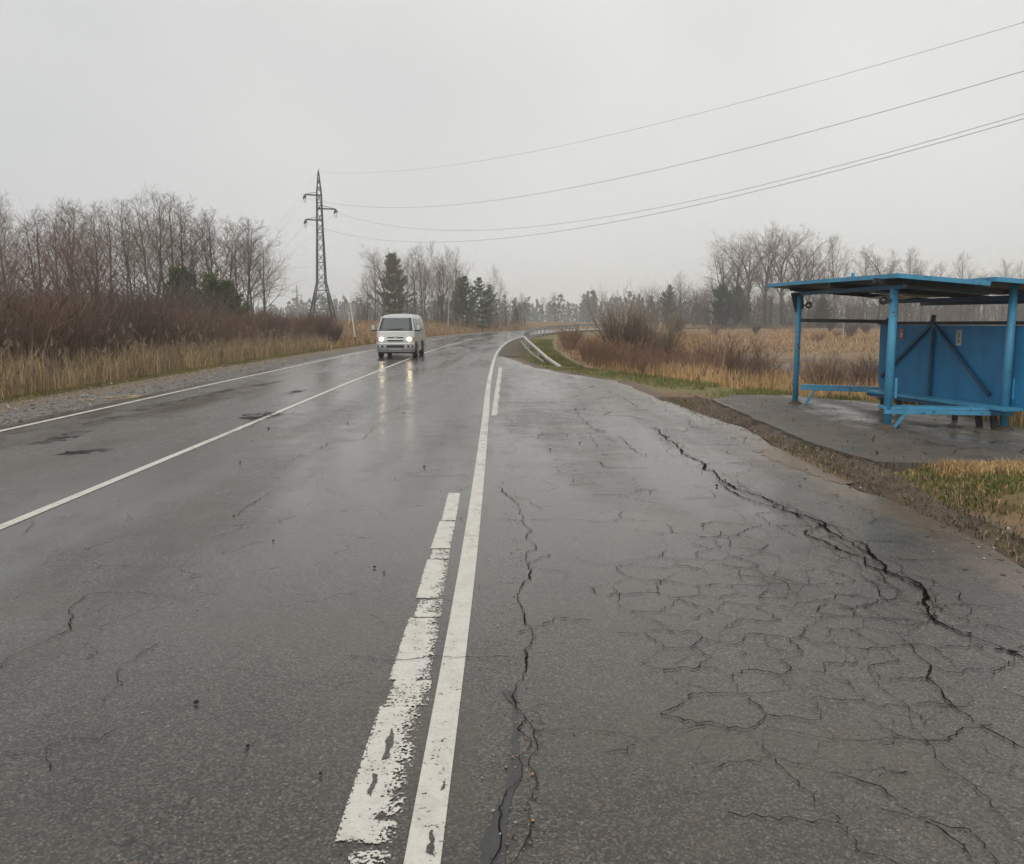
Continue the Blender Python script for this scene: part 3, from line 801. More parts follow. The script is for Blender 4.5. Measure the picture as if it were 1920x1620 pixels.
M['sheet_grey'] = simple_mat('galvanised_sheet', (.50, .51, .52), (.38, .39, .40), .4, 12)

sh = empty('bus_shelter', (5.27, 11.91, .12))
set_props(sh, 'open blue steel bus shelter with benches and braced back panel on the raised pad', 'bus shelter')
O = Vector((5.27, 11.91, .12))
def lp(x, y, z): return tuple(Vector((x, y, z)) - O)
Z0 = .12
FL, FN, BN, BF = (5.14, 15.44), (5.27, 11.91), (6.81, 11.73), (6.42, 14.75)
def post(p, ztop, w, lean=(0, 0), name='post', mat='blue', r=None):
    a = lp(p[0], p[1], Z0 - .02); b = lp(p[0] + lean[0], p[1] + lean[1], ztop)
    return MB().tube([a, b], r or w / 2, 14).build(name, M[mat], sh, 0, True)
post(FL, 2.07, .10); post(FN, 2.12, .112); post(BN, 2.09, .108)
MB().bar(lp(BF[0], BF[1], Z0 - .3), lp(BF[0] + .05, BF[1] + .02, 1.66), .07).build('post', M['black_steel'], sh, .006)
# post feet
for p in (FL, FN, BN):
    MB().tube([lp(p[0], p[1], Z0 - .01), lp(p[0], p[1], Z0 + .015), lp(p[0], p[1], Z0 + .05)], [.14, .12, .075], 12).build('post_foot', M['dirt'], sh, 0)
# roof: sheets on beams, falling slightly to the back
def rz(x, y): return 2.255 - .085 * (x - 4.8) + .006 * (y - 12)
def roof_sheet(x0, x1, y0, y1, dz=0.0, skew=(0, 0)):
    a = [(x0 + skew[0], y1), (x1, y1), (x1, y0), (x0 + skew[1], y0)]
    nx1 = 2
    top = [lp(x, y, rz(x, y) + dz) for x, y in a]; bot = [lp(x, y, rz(x, y) + dz - .045) for x, y in a]
    mb = MB(); mb.add(top + bot, [(3, 2, 1, 0), (4, 5, 6, 7), (0, 1, 5, 4), (1, 2, 6, 5), (2, 3, 7, 6), (3, 0, 4, 7)])
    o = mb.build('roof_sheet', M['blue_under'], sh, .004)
    # turned-down rim, painted with the posts
    r = MB()
    for i, j in ((0, 1), (1, 2), (2, 3), (3, 0)):
        p, q_ = Vector(top[i]), Vector(top[j]); r.bar(p + Vector((0, 0, -.022)), q_ + Vector((0, 0, -.022)), .018, .062)
    r.build('rim', M['blue'], o, .003)
    return o
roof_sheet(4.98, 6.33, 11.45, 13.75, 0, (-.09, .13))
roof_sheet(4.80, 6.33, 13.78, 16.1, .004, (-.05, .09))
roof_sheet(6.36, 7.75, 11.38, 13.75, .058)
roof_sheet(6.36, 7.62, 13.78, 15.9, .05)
for y in (11.85, 13.5, 15.4):     # rafters
    MB().bar(lp(4.95, y, rz(4.95, y) - .085), lp(7.5, y, rz(7.5, y) - .075), .05, .07).build('rafter', M['black_steel'], sh, .004)
for x in (5.2, 6.85):
    MB().bar(lp(x - .07, 15.8, rz(x, 15.8) - .15), lp(x + .07, 11.6, rz(x, 11.6) - .15), .06, .06).build('roof_beam', M['blue_dark'], sh, .004)
MB().bar(lp(7.45, 15.7, rz(7.45, 15.7) - .12), lp(7.55, 11.5, rz(7.55, 11.5) - .12), .05, .09).build('roof_beam', M['blue_dark'], sh, .004)
# loose galvanised flap under the back edge
fl = MB(); fl.add([lp(6.35, 15.4, 2.02), lp(6.95, 15.5, 1.985), lp(7.02, 15.0, 2.03), lp(6.4, 14.9, 2.045), lp(6.35, 15.4, 2.012), lp(6.95, 15.5, 1.977), lp(7.02, 15.0, 2.022), lp(6.4, 14.9, 2.037)],
       [(3, 2, 1, 0), (4, 5, 6, 7), (0, 1, 5, 4), (1, 2, 6, 5), (2, 3, 7, 6), (3, 0, 4, 7)])
fl.build('loose_sheet', M['sheet_grey'], sh)['label'] = 'loose bent pale metal sheet under the back of the roof'
MB().bar(lp(5.35, 13.6, rz(5.35, 13.6)), lp(5.35, 13.6, rz(5.35, 13.6) + .14), .045, .03).build('roof_stub', M['blue'], sh)
# brackets with lifting eyes at the post heads
for (x, y), d in ((FL, 1), (FN, -1)):
    zt = 2.06
    mb = MB(); mb.add([lp(x - .15, y - .02, zt + .03), lp(x + .06, y - .02, zt + .05), lp(x + .08, y - .02, zt - .22), lp(x - .06, y - .02, zt - .30),
                       lp(x - .15, y + .02, zt + .03), lp(x + .06, y + .02, zt + .05), lp(x + .08, y + .02, zt - .22), lp(x - .06, y + .02, zt - .30)],
                      [(0, 3, 2, 1), (4, 5, 6, 7), (0, 1, 5, 4), (1, 2, 6, 5), (2, 3, 7, 6), (3, 0, 4, 7)])
    if d > 0: mb.build('bracket', M['black_steel'], sh)
    ring = MB(); cx_ = x + d * .16; cz_ = zt - .17
    ring.tube([lp(cx_ + .045 * math.cos(a), y - .03, cz_ + .045 * math.sin(a)) for a in np.linspace(0, 2 * math.pi, 13)], .017, 6, False)
    ring.bar(lp(x + d * .05, y - .03, cz_), lp(cx_ - d * .04, y - .03, cz_), .03)
    ring.build('lifting_eye', M['black_steel'], sh)
# top rail of the far end and the back
MB().bar(lp(FL[0], FL[1], 1.625), lp(BF[0] + .05, BF[1], 1.60), .05, .06).build('rail', M['black_steel'], sh, .004)
PA, PB = Vector((6.36, 14.85, 0)), Vector((7.02, 11.0, 0))
pd = (PB - PA).normalized(); pn = Vector((pd.y, -pd.x, 0)); pn = pn if pn.x < 0 else -pn      # towards the road
def pp(s, z, off=0.0):
    q_ = PA + pd * s + pn * off; return lp(q_.x, q_.y, z)
PL = (PB - PA).length
def panel(s0, s1, off, round_left):
    n_ = 8; zb, zt = .40, 1.545; r = .22
    out = [(s1, zb), (s1, zt), (s0, zt)]
    if round_left: out += [(s0 + .02, zb + r + .05)] + [(s0 + .02 + r - r * math.cos(a), zb + r - r * math.sin(a)) for a in np.linspace(0, math.pi / 2, 6)]
    else: out += [(s0, zb)]
    n_ = len(out)
    v = [pp(a, z, off) for a, z in out] + [pp(a, z, off - .012) for a, z in out]
    mb = MB(); mb.add(v, [tuple(range(n_)), tuple(range(2 * n_ - 1, n_ - 1, -1))] + [(i, n_ + i, n_ + (i + 1) % n_, (i + 1) % n_) for i in range(n_)])
    return mb.build('back_panel', M['blue_panel'], sh)
panel(0.0, 1.44, 0, True); panel(1.452, 2.95, .004, False); panel(2.962, PL, 0, False)
MB().bar(pp(0, 1.572, .01), pp(PL, 1.585, .01), .05, .05).build('rail', M['black_steel'], sh, .004)
MB().bar(pp(1.45, .38, .035), pp(1.45, 1.70, .035), .05, .05).build('strut', M['blue_dark'], sh, .004)
MB().bar(pp(1.43, 1.56, .045), pp(.16, .66, .045), .035, .05).build('diagonal_brace', M['blue_dark'], sh, .003)
MB().bar(pp(1.47, 1.56, .045), pp(2.78, .56, .045), .035, .05).build('diagonal_brace', M['blue_dark'], sh, .003)
MB().bar(pp(1.44, 1.56, .05), pp(1.475, 1.70, .05), .06, .03).build('stub', M['black_steel'], sh)
for s in (.25, 2.0, 3.6):
    MB().bar(pp(s, -.05, -.03), pp(s, 1.5, -.03), .06, .06).build('panel_post', M['black_steel'], sh)
# notices on the panel
def notice(s, z, w, h, mats):
    o = MB(); o.box((0, 0, 0), (w, .004, h))
    ang = math.atan2(pd.y, pd.x)
    n1 = o.build('notice', M[mats[0]], sh, loc=pp(s, z, .008)); n1.rotation_euler = (0, 0, ang)
    q_ = MB()
    for k_, (zz, hh, ww) in enumerate(mats[2]):
        q_.box((0, -.004, zz * h), (w * ww, .003, h * hh))
        q_.box((0, .004, zz * h), (w * ww, .003, h * hh))
    c = q_.build('print', M[mats[1]], n1)
notice(.62, 1.40, .12, .17, ('poster_red', 'poster_white', [(-.1, .45, .4), (.34, .08, .7)]))
notice(2.02, 1.36, .11, .23, ('poster_white', 'poster_green', [(.15, .35, .55), (-.22, .22, .6), (.42, .06, .8)]))
# benches
def bench(a, b, z, w, side, legs, nm='bench_seat'):
    a = Vector((a[0], a[1], z)); b = Vector((b[0], b[1], z)); d = (b - a).normalized(); s_ = Vector((-d.y, d.x, 0)) * side
    for k_ in range(2):
        o1 = s_ * (w * (.27 + .52 * k_)); c0 = a + o1; c1 = b + o1
        MB().bar(lp(*c0), lp(*c1), w * .47, .035).build(nm, M['blue'], sh, .004)
    MB().bar(lp(*(a + Vector((0, 0, -.05)))), lp(*(b + Vector((0, 0, -.05)))), .035, .06).build('bench_frame', M['blue'], sh, .003)
    for t_ in legs:
        q_ = a + d * t_
        MB().bar(lp(q_.x, q_.y, z - .05), lp(q_.x - d.x * .17, q_.y - d.y * .17, Z0), .045, .04).build('bench_leg', M['blue'], sh, .003)
bench((5.22, 15.40), (6.40, 14.82), .455, .10, 1, [.26])
bench((5.20, 11.86), (6.86, 11.62), .40, .34, 1, [.30])
c0 = PA + pd * .25 + pn * .20; c1 = PA + pd * 3.45 + pn * .20
MB().bar(lp(c0.x, c0.y, .42), lp(c1.x, c1.y, .42), .30, .04).build('bench_seat', M['blue'], sh, .004)
MB().bar(lp(c0.x - .12, c0.y, .37), lp(c1.x - .12, c1.y, .37), .03, .05).build('bench_frame', M['blue_dark'], sh, .003)
for s in (.9, 2.75, 3.05):
    q_ = PA + pd * s + pn * .2
    MB().bar(lp(q_.x, q_.y, .40), lp(q_.x + .03, q_.y - .05, Z0 - .02), .075, .06).build('bench_leg', M['black_steel'], sh, .003)
for p in (FN, BN):     # flat lugs welded up the posts
    MB().box(lp(p[0] + .085, p[1] - .02, .68), (.035, .02, .28)).build('lug', M['blue'], sh, .002)

# ================================================================== guardrail
M['galv'] = simple_mat('weathered_galvanised', (.36, .36, .35), (.22, .215, .20), .5, 5, .15, 60)
M['rail_paint'] = simple_mat('pale_rail_paint', (.52, .505, .46), (.36, .345, .31), .55, 4, .2, 50)
M['conc'] = simple_mat('pale_post', (.30, .29, .27), (.20, .195, .18), .7, 4)
gr = empty('guardrail', (1.65, 29.4, 0))
set_props(gr, 'long pale steel guardrail bending round the outside edge, its near end bent to the ground', 'guardrail')
GO = Vector((1.65, 29.4, 0))
gpts = [(1.68, 29.4, .03), (1.40, 33.5, .16), (1.10, 39.0, .40), (.80, 46.0, .62), (.72, 51.0, .72)]
for i in range(NI):
    if PY[i] > 53 and i % 8 == 0 and i <= NI and PX[i] < 22:
        off = 1.42 if PY[i] > 60 else 1.42
        q_ = road_pt(i, off, .74); gpts.append(q_)
gp = [Vector(p) for p in gpts]
W_PROF = [(-.02, -.155), (.03, -.12), (.045, -.085), (.0, -.03), (.0, .03), (.045, .085), (.03, .12), (-.02, .155)]
def wbeam(a, b, mat, k_=1.0):
    d = (b - a).normalized(); s_ = Vector((-d.y, d.x, 0)).normalized(); u_ = Vector((0, 0, 1))
    n_ = len(W_PROF)
    v = [p + s_ * (o_ + e_) + u_ * z_ * k_ - GO for e_ in (0, -.012) for p in (a, b) for o_, z_ in W_PROF]
    f = []
    for i in range(n_ - 1):
        f.append((i, i + 1, n_ + i + 1, n_ + i)); f.append((2 * n_ + i, 3 * n_ + i, 3 * n_ + i + 1, 2 * n_ + i + 1))
    f.append((0, n_, 3 * n_, 2 * n_)); f.append((n_ - 1, 3 * n_ - 1, 4 * n_ - 1, 2 * n_ - 1))
    return MB().add(v, f).build('beam', M[mat], gr)
for i in range(len(gp) - 1):
    if i < 4:     # the bent near end is laid over, with its back rail showing
        wbeam(gp[i], gp[i + 1], 'rail_paint', .36)
        a, b = gp[i], gp[i + 1]
        o_ = Vector((-.16, 0, -.28 if i else -.1)); o2 = Vector((-.16, 0, -.28))
        aa = Vector((a.x - .16, a.y, max(a.z - .28, .03))); bb = Vector((b.x - .16, b.y, max(b.z - .28, .03)))
        if i: MB().bar(aa - GO, bb - GO, .05, .06).build('back_rail', M['galv'], gr)
    else:
        wbeam(gp[i], gp[i + 1], 'galv')
    p = gp[i + 1]
    zg = hz(p.x, p.y) if i < 4 else p.z - .80
    zg = min(zg, p.z - .1)
    MB().box(Vector((p.x + .09, p.y, (p.z - .02 + zg) / 2)) - GO, (.11, .11, p.z + .08 - zg)).build('post', M['conc'], gr)
    if i >= 4:
        c_ = MB().tube([gp[i] + Vector((0, 0, .17)) - GO, gp[i + 1] + Vector((0, 0, .17)) - GO], .025, 5).build('top_bar', M['galv'], gr)

# ================================================================== van
M['van_white'] = None
t = NT('silver_white_paint'); v = t.coord(False)
dirtf = t.n('ShaderNodeSeparateXYZ'); t.l(v, dirtf.inputs[0])
grime = t.math('ADD', t.ramp(dirtf.outputs[2], [(.25, 1), (.9, 0)]), t.math('MULTIPLY', t.math('SUBTRACT', t.noise(v, 3, 4).outputs['Fac'], .5), .5), True)
M['van_white'] = t.done(t.principled(t.mix(t.math('MULTIPLY', grime, .55), (.46, .46, .44), (.15, .14, .125)), .28, **{'Metallic': .15, 'Coat Weight': .4, 'Coat Roughness': .08}))
t = NT('van_glass'); M['van_glass'] = t.done(t.principled((.030, .042, .040), .07, **{'IOR': 1.52}))
t = NT('van_side_glass'); M['van_side_glass'] = t.done(t.principled((.022, .025, .028), .10, **{'IOR': 1.5}))
M['van_black'] = simple_mat('van_black_plastic', (.012, .012, .012), (.02, .02, .02), .45)
M['tyre'] = simple_mat('tyre_rubber', (.014, .014, .014), (.026, .025, .024), .8)
M['rim'] = simple_mat('wheel_rim', (.42, .42, .41), (.30, .30, .29), .4, **{'Metallic': .6})
M['chrome'] = simple_mat('chrome_trim', (.7, .7, .7), (.6, .6, .6), .18, **{'Metallic': .9})
M['plate'] = simple_mat('number_plate', (.5, .5, .48), (.4, .4, .38), .5, 9)
M['amber'] = simple_mat('amber_lens', (.36, .17, .08), (.32, .14, .06), .3)
t = NT('headlight_lit'); M['head'] = t.done(t.principled((.9, .88, .8), .2, **{'Emission Color': (1.0, .80, .50), 'Emission Strength': 14.0}))
t = NT('lamp_lens'); M['lens'] = t.done(t.principled((.55, .56, .56), .12))

van = empty('van', (-5.12, 37.6, 0))
set_props(van, 'silver white delivery van with lit headlights driving towards the camera', 'van')
# local frame: x across, y backwards from the nose, z up
PROF = [(.20, .26), (.06, .30), (.00, .40), (-.01, .52), (.00, .60), (.03, .66), (.04, .80), (.065, .94), (.10, 1.14), (.14, 1.22), (.36, 1.49), (.60, 1.78), (.75, 1.87),
        (1.2, 1.925), (2.4, 1.965), (3.6, 1.955), (4.35, 1.92), (4.55, 1.84), (4.62, 1.70), (4.68, 1.10), (4.70, .60), (4.69, .36), (4.60, .27)]
def halfw(z): return float(np.interp(z, [.25, .4, .75, 1.08, 1.5, 1.8, 1.97], [.80, .835, .8475, .84, .765, .70, .62]))
cols = np.array([-1, -.97, -.88, -.7, -.4, 0, .4, .7, .88, .97, 1])
V = []
for (y, z) in PROF:
    hw = halfw(z)
    for c_ in cols:
        a = abs(c_)
        if y < 2: yy_ = y + (.015 * a ** 2 + .11 * max(0, (a - .70) / .30) ** 2.2) * (1 if z < 1.9 else .2)
        else: yy_ = y - .06 * max(0, (a - .7) / .3) ** 2.2
        zz_ = z - (.05 * a ** 3 if z > 1.85 else 0)
        V.append((c_ * hw, yy_, zz_))
nc = len(cols); F = []
for i in range(len(PROF)):
    i2 = (i + 1) % len(PROF)
    for j in range(nc - 1):
        F.append((i * nc + j, i2 * nc + j, i2 * nc + j + 1, i * nc + j + 1))
F.append(tuple(i * nc for i in range(len(PROF)))[::-1]); F.append(tuple(i * nc + nc - 1 for i in range(len(PROF))))
body_me = mesh_py('body', V, [tuple(reversed(f)) for f in F], M['van_white'])
body = link('body', body_me, van)
bm = bmesh.new(); bm.from_mesh(body_me); bmesh.ops.recalc_face_normals(bm, faces=bm.faces); bm.to_mesh(body_me); bm.free()
def prof_y(z):     # nose surface
    zs = [q_[1] for q_ in PROF[1:14]]; ys_ = [q_[0] for q_ in PROF[1:14]]
    return float(np.interp(z, zs, ys_))
def nose(xf, z, off=.006):
    hw = halfw(z); a = abs(xf)
    y = prof_y(z) + .015 * a ** 2 + .11 * max(0, (a - .70) / .30) ** 2.2
    return (xf * hw, y - off, z + off * .3)
def nose_patch(name, x0, x1, z0, z1, mat, off=.006, nx=9, nz=5, parent=None, thick=.012, shape=None):
    V = []
    for b in np.linspace(0, 1, nz):
        for a in np.linspace(0, 1, nx):
            xx = x0 + (x1 - x0) * a; zz = z0 + (z1 - z0) * b
            if shape: xx, zz = shape(a, b, xx, zz)
            V.append(nose(xx, zz, off))
    idx = np.arange(nx * nz).reshape(nz, nx)
    F = [tuple(map(int, q_)) for q_ in np.stack([idx[:-1, :-1], idx[:-1, 1:], idx[1:, 1:], idx[1:, :-1]], -1).reshape(-1, 4)]
    n0 = len(V); V2 = V + [(x, y + off + thick, z) for x, y, z in V]
    F2 = F + [tuple(reversed([i + n0 for i in f])) for f in F]
    ring = list(idx[0, :]) + list(idx[1:, -1]) + list(idx[-1, -2::-1]) + list(idx[-2:0:-1, 0])
    for i in range(len(ring)):
        a, b = int(ring[i]), int(ring[(i + 1) % len(ring)]); F2.append((b, a, a + n0, b + n0))
    return link(name, mesh_py(name, V2, F2, mat, False), parent or van)
ws_shape = lambda a, b, xx, zz: (xx * (1 - .02 * b), zz)
ws = nose_patch('windscreen', -.92, .92, 1.235, 1.765, M['van_glass'], .008, 13, 6, shape=ws_shape)
nose_patch('windscreen_seal', -.94, .94, 1.20, 1.23, M['van_black'], .012, 13, 2, ws)
for s_ in (-1, 1):
    mbw = MB(); mbw.tube([Vector(nose(s_ * .1 - .35, 1.245, .025)), Vector(nose(s_ * .1 + .30, 1.285, .03))], .012, 6); mbw.build('wiper', M['van_black'], ws)
# grille: two dark slots with a bright bar between and an oval badge
nose_patch('grille_slot', -.42, .42, .862, .922, M['van_black'], .008, 9, 2)
nose_patch('grille_slot', -.40, .40, .735, .80, M['van_black'], .008, 9, 2)
nose_patch('grille_bar', -.44, .44, .812, .848, M['chrome'], .016, 9, 2)
bd = MB(); c_ = Vector(nose(0, .935, .02)); ring = [c_ + Vector((.085 * math.cos(a), 0, .05 * math.sin(a))) for a in np.linspace(0, 2 * math.pi, 17)]
bd.tube(ring, .009, 6, False); bd.tube([c_ + Vector((.04 * math.cos(a), 0, .046 * math.sin(a))) for a in np.linspace(0, 2 * math.pi, 13)], .006, 5, False)
bd.tube([c_ + Vector((.06 * math.cos(a), 0, .018 + .02 * math.sin(a))) for a in np.linspace(0, 2 * math.pi, 13)], .006, 5, False)
bd.build('badge', M['chrome'], van)
for s_ in (-1, 1):
    hs = nose_patch('headlight', s_ * .52, s_ * .985, .73, .93, M['lens'], .008, 7, 5)
    lamp = MB(); c_ = Vector(nose(s_ * .72, .825, .028))
    lamp.tube([c_, c_ + Vector((0, .03, 0))], [.07, .08], 16); lamp.build('bulb', M['head'], hs)
    nose_patch('indicator', s_ * .90, s_ * .99, .75, .92, M['amber'], .014, 4, 4, hs)
    nose_patch('fog_lamp_recess', s_ * .62, s_ * .93, .47, .56, M['van_black'], .008, 6, 3)
    c_ = Vector(nose(s_ * .80, .515, .02)); MB().tube([c_, c_ + Vector((0, .02, 0))], .042, 12).build('fog_lamp', M['lens'], van)
    # mirrors
    mr = MB(); mr.box((s_ * 1.00, .30, 1.33), (.15, .10, .20)); mo = mr.build('mirror', M['van_white'], van, .03)
    ma = MB(); ma.bar((s_ * .82, .36, 1.22), (s_ * .96, .31, 1.22), .04, .05); ma.box((s_ * 1.0, .30, 1.20), (.15, .09, .06)); ma.build('mirror_arm', M['van_black'], mo, .01)
nose_patch('bumper', -.99, .99, .60, .665, M['van_white'], .035, 15, 3)
nose_patch('lower_grille', -.46, .46, .455, .575, M['van_black'], .008, 9, 3)
nose_patch('lower_bumper', -.99, .99, .27, .42, M['van_white'], .030, 15, 4)
nose_patch('number_plate', -.32, .32, .345, .44, M['plate'], .045, 5, 2)
# black underside parts and wheels
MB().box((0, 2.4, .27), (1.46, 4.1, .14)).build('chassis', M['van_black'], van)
for s_ in (-1, 1):
    for y in (.98, 3.62):
        w = empty('wheel', (s_ * .745, y, .325)); w.parent = van
        mbt = MB(); prof = [(-.10, .20), (-.10, .30), (-.075, .325), (.075, .325), (.10, .30), (.10, .20)]
        n_ = 24; Vt = [(px_, r_ * math.cos(2 * math.pi * k_ / n_), r_ * math.sin(2 * math.pi * k_ / n_)) for k_ in range(n_) for px_, r_ in prof]
        Ft = [(k_ * 6 + j, k_ * 6 + j + 1, ((k_ + 1) % n_) * 6 + j + 1, ((k_ + 1) % n_) * 6 + j) for k_ in range(n_) for j in range(5)]
        mbt.add(Vt, Ft).build('tyre', M['tyre'], w, 0, False)
        mbr = MB(); mbr.tube([(s_ * .085, 0, 0), (s_ * .06, 0, 0)], .205, 20); mbr.tube([(s_ * .10, 0, 0), (s_ * .08, 0, 0)], .06, 10)
        mbr.build('rim', M['rim'], w)
        ar = MB(); nn = 14; hwv = .852
        pts = [(y + .395 * math.cos(a), .33 + .395 * math.sin(a)) for a in np.linspace(-.12, math.pi + .12, nn)]
        v1 = [(s_ * hwv, a, b) for a, b in pts]; v2 = [(s_ * (hwv - .20), a, b) for a, b in pts]
        ar.add(v1 + v2, [tuple(range(nn)), tuple(range(2 * nn - 1, nn - 1, -1))] + [(i, nn + i, nn + (i + 1) % nn, (i + 1) % nn) for i in range(nn)])
        ar.build('wheel_arch', M['van_black'], van)
        w.location.x = s_ * .768
    # side glass: cab window, sliding door window, rear window
    for (ya, yb) in ((.62, 1.55), (1.68, 2.85), (2.98, 4.38)):
        zs = np.linspace(1.18, 1.74, 4); v1 = []
        for z in zs:
            sl = (z - 1.18) / .56
            y0 = ya + (.28 * sl if ya < 1 else .02); y1 = yb - (.02 + .05 * sl if yb > 4 else .02)
            v1 += [(s_ * (halfw(z) + .010), y0, z), (s_ * (halfw(z) + .010), y1, z)]
        v2 = [(x - s_ * .04, y_, z) for x, y_, z in v1]; n0 = len(v1)
        f = [(2 * i, 2 * i + 1, 2 * i + 3, 2 * i + 2) for i in range(3)]; f += [tuple(reversed([q_ + n0 for q_ in g_])) for g_ in f]
        rg = [0, 1, 3, 5, 7, 6, 4, 2]; f += [(rg[(i + 1) % 8], rg[i], rg[i] + n0, rg[(i + 1) % 8] + n0) for i in range(8)]
        MB().add(v1, []).add(v2, [])
        m_ = MB(); m_.v = v1 + v2; m_.f = f; m_.build('side_window', M['van_side_glass'], van)
    MB().box((s_ * .846, 2.5, .92), (.014, 3.9, .035)).build('side_moulding', M['van_white'], van)
    for y in (1.60, 2.92):
        MB().box((s_ * .845, y, .75), (.006, .010, .70)).build('door_seam', M['van_black'], van)

# ================================================================== pylon and power lines
M['steel_dark'] = simple_mat('weathered_pylon_steel', (.018, .0175, .017), (.035, .033, .030), .6, 2)
M['glass_ins'] = simple_mat('insulator_discs', (.03, .03, .03), (.06, .06, .055), .3, 3)
def pylon(name, loc, rz_, H, lab, full=True, thick=1.0):
    root = empty(name, loc, rz_); set_props(root, lab, 'pylon')
    hb = [(0, 2.05), (3.0, 1.35), (5.9, .70), (9.5, .60), (12.6, .50), (16.0, .42), (19.0, .36), (22.0, .06)]
    k_ = H / 22.0
    def hw(z): return float(np.interp(z / k_, [q_[0] for q_ in hb], [q_[1] for q_ in hb])) * (.9 if k_ > .9 else k_)
    for sx in (-1, 1):
        for sy in (-1, 1):
            MB().tube([(sx * hw(z * k_), sy * hw(z * k_), z * k_ - (.3 if z == 0 else 0)) for z, _ in hb], [.10 * thick, .10 * thick, .085 * thick, .08 * thick, .075 * thick, .07 * thick, .06 * thick, .05 * thick], 5).build('leg', M['steel_dark'], root)
    lev = [0, 1.9, 3.4, 4.7, 5.9] + list(np.linspace(5.9, 19, 10)[1:]) + [20, 21, 22]
    for f_, (a, b) in enumerate((((-1, -1), (1, -1)), ((1, -1), (1, 1)), ((1, 1), (-1, 1)), ((-1, 1), (-1, -1)))):
        mb = MB()
        for i in range(len(lev) - 1):
            z0, z1 = lev[i] * k_, lev[i + 1] * k_
            P0 = [(q_[0] * hw(z0), q_[1] * hw(z0), z0) for q_ in (a, b)]; P1 = [(q_[0] * hw(z1), q_[1] * hw(z1), z1) for q_ in (a, b)]
            w = .05 * thick
            mb.bar(P0[0], P1[1], w); mb.bar(P0[1], P1[0], w)
            if lev[i] in (1.9, 3.4, 5.9) or i % 3 == 0 and i: mb.bar(P0[0], P0[1], w * 1.1)
        mb.build('bracing', M['steel_dark'], root)
    tips = []
    for z, sx, L_ in ((18.6, -1, 2.1), (16.7, 1, 2.4), (15.0, -1, 2.1)):
        z *= k_; L_ *= k_
        mb = MB(); h_ = hw(z)
        for sy in (-1, 1):
            mb.bar((-sx * h_ * .9, sy * h_ * .8, z), (sx * L_, sy * .08, z), .11 * thick, .13 * thick)
        mb.bar((sx * h_, 0, z + .45 * k_), (sx * L_, 0, z + .04), .06 * thick)
        mb.build('cross_arm', M['steel_dark'], root)
        ins = MB()
        for sy in (-1, 1):
            pts = [(sx * L_, sy * .1 + sy * t_ * .9 * k_, z - .12 - .35 * k_ * t_) for t_ in np.linspace(0, 1, 13)]
            ins.tube(pts, [(.13 if j % 2 else .05) * thick for j in range(13)], 7)
        ins.tube([(sx * L_, 1.0 * math.cos(a) * k_ * .95, z - .45 * k_ - .75 * k_ * math.sin(a)) for a in np.linspace(0, math.pi, 11)], .03 * thick, 5)
        ins.build('insulator', M['glass_ins'], root)
        tips.append(Vector((sx * L_, 0, z - .45 * k_)))
    MB().tube([(0, 0, H), (0, 0, H + .25), (.15, 0, H + .32)], .05 * thick, 5).build('peak', M['steel_dark'], root)
    tips.append(Vector((0, 0, H)))
    return root, tips
PYX, PYY = -28.4, 129.0; PYZ = hz(PYX, PYY)
pyl, tips = pylon('pylon', (PYX, PYY, PYZ), R(22), 23.4 - PYZ, 'tall dark lattice steel pylon with three cross arms above the left verge', True, 1.15)
pyl2, _ = pylon('pylon', (-112.5, 452, -1.5), R(20), 22.0, 'faint small distant lattice pylon above the far trees beside the tall one', True, 1.5)
M['wire'] = simple_mat('aluminium_cable', (.10, .10, .10), (.16, .16, .155), .5)
rot = Matrix.Rotation(R(22), 3, 'Z')
wt = [rot @ q_ + Vector((PYX, PYY, PYZ)) for q_ in tips]     # upper left, right, lower left, peak
def cable(P0, P1, hs, label, r=.018):
    """hs: two heights (t, z) the line passes through besides its start"""
    (t1, z1), (t2, z2) = hs; z0 = P0.z
    A = np.array([[t1, t1 * t1], [t2, t2 * t2]]); a, b = np.linalg.solve(A, [z1 - z0, z2 - z0])
    pts = [(P0.x + (P1[0] - P0.x) * t_, P0.y + (P1[1] - P0.y) * t_, z0 + a * t_ + b * t_ * t_) for t_ in np.linspace(0, 1, 60)]
    o = MB().tube(pts, r, 5).build('power_cable', M['wire'])
    return set_props(o, label, 'power cable', 'power cables of the pylon')
def tcross(P0, P1, u_):      # where the plan line reaches the direction x/y = u_
    dx, dy = P1[0] - P0.x, P1[1] - P0.y
    return (u_ * P0.y - P0.x) / (dx - u_ * dy)
def to_right(P0, P1, pxs, label, r=.018):
    hs = []
    for px, py in pxs:
        t_ = tcross(P0, P1, px); y = P0.y + (P1[1] - P0.y) * t_
        hs.append((t_, 1.6 + py * y))
    return cable(P0, P1, hs, label, r)
to_right(wt[3], (60, -30), [(.1875, .227), (.6, .339)], 'topmost power cable running from the pylon peak to the upper right', .010)
to_right(wt[0], (58.5, -31.5), [(.1875, .176), (.6, .286)], 'second power cable down, from the upper left cross arm of the pylon', .013)
to_right(wt[1], (62, -27), [(.1875, .133), (.6, .239)], 'third power cable down, from the right cross arm of the pylon', .013)
to_right(wt[2], (58.5, -31.5), [(.1875, .127), (.6, .2335)], 'lowest power cable to the right, from the lower left cross arm', .013)
for q_, dz, nm in ((wt[3], 2.5, 'thin cable falling from the pylon peak to the left behind the wood'), (wt[0], 0, 'cable falling from the upper left cross arm behind the left wood'),
                   (wt[2], -3, 'cable falling from the lower left cross arm behind the left wood'), (wt[1], -1.5, 'cable falling left from the right cross arm past the lattice')):
    cable(q_, (-104, 300), [(.5, (q_.z + 17 + dz) / 2 - 4.5), (1.0, 17 + dz)], nm, .009)

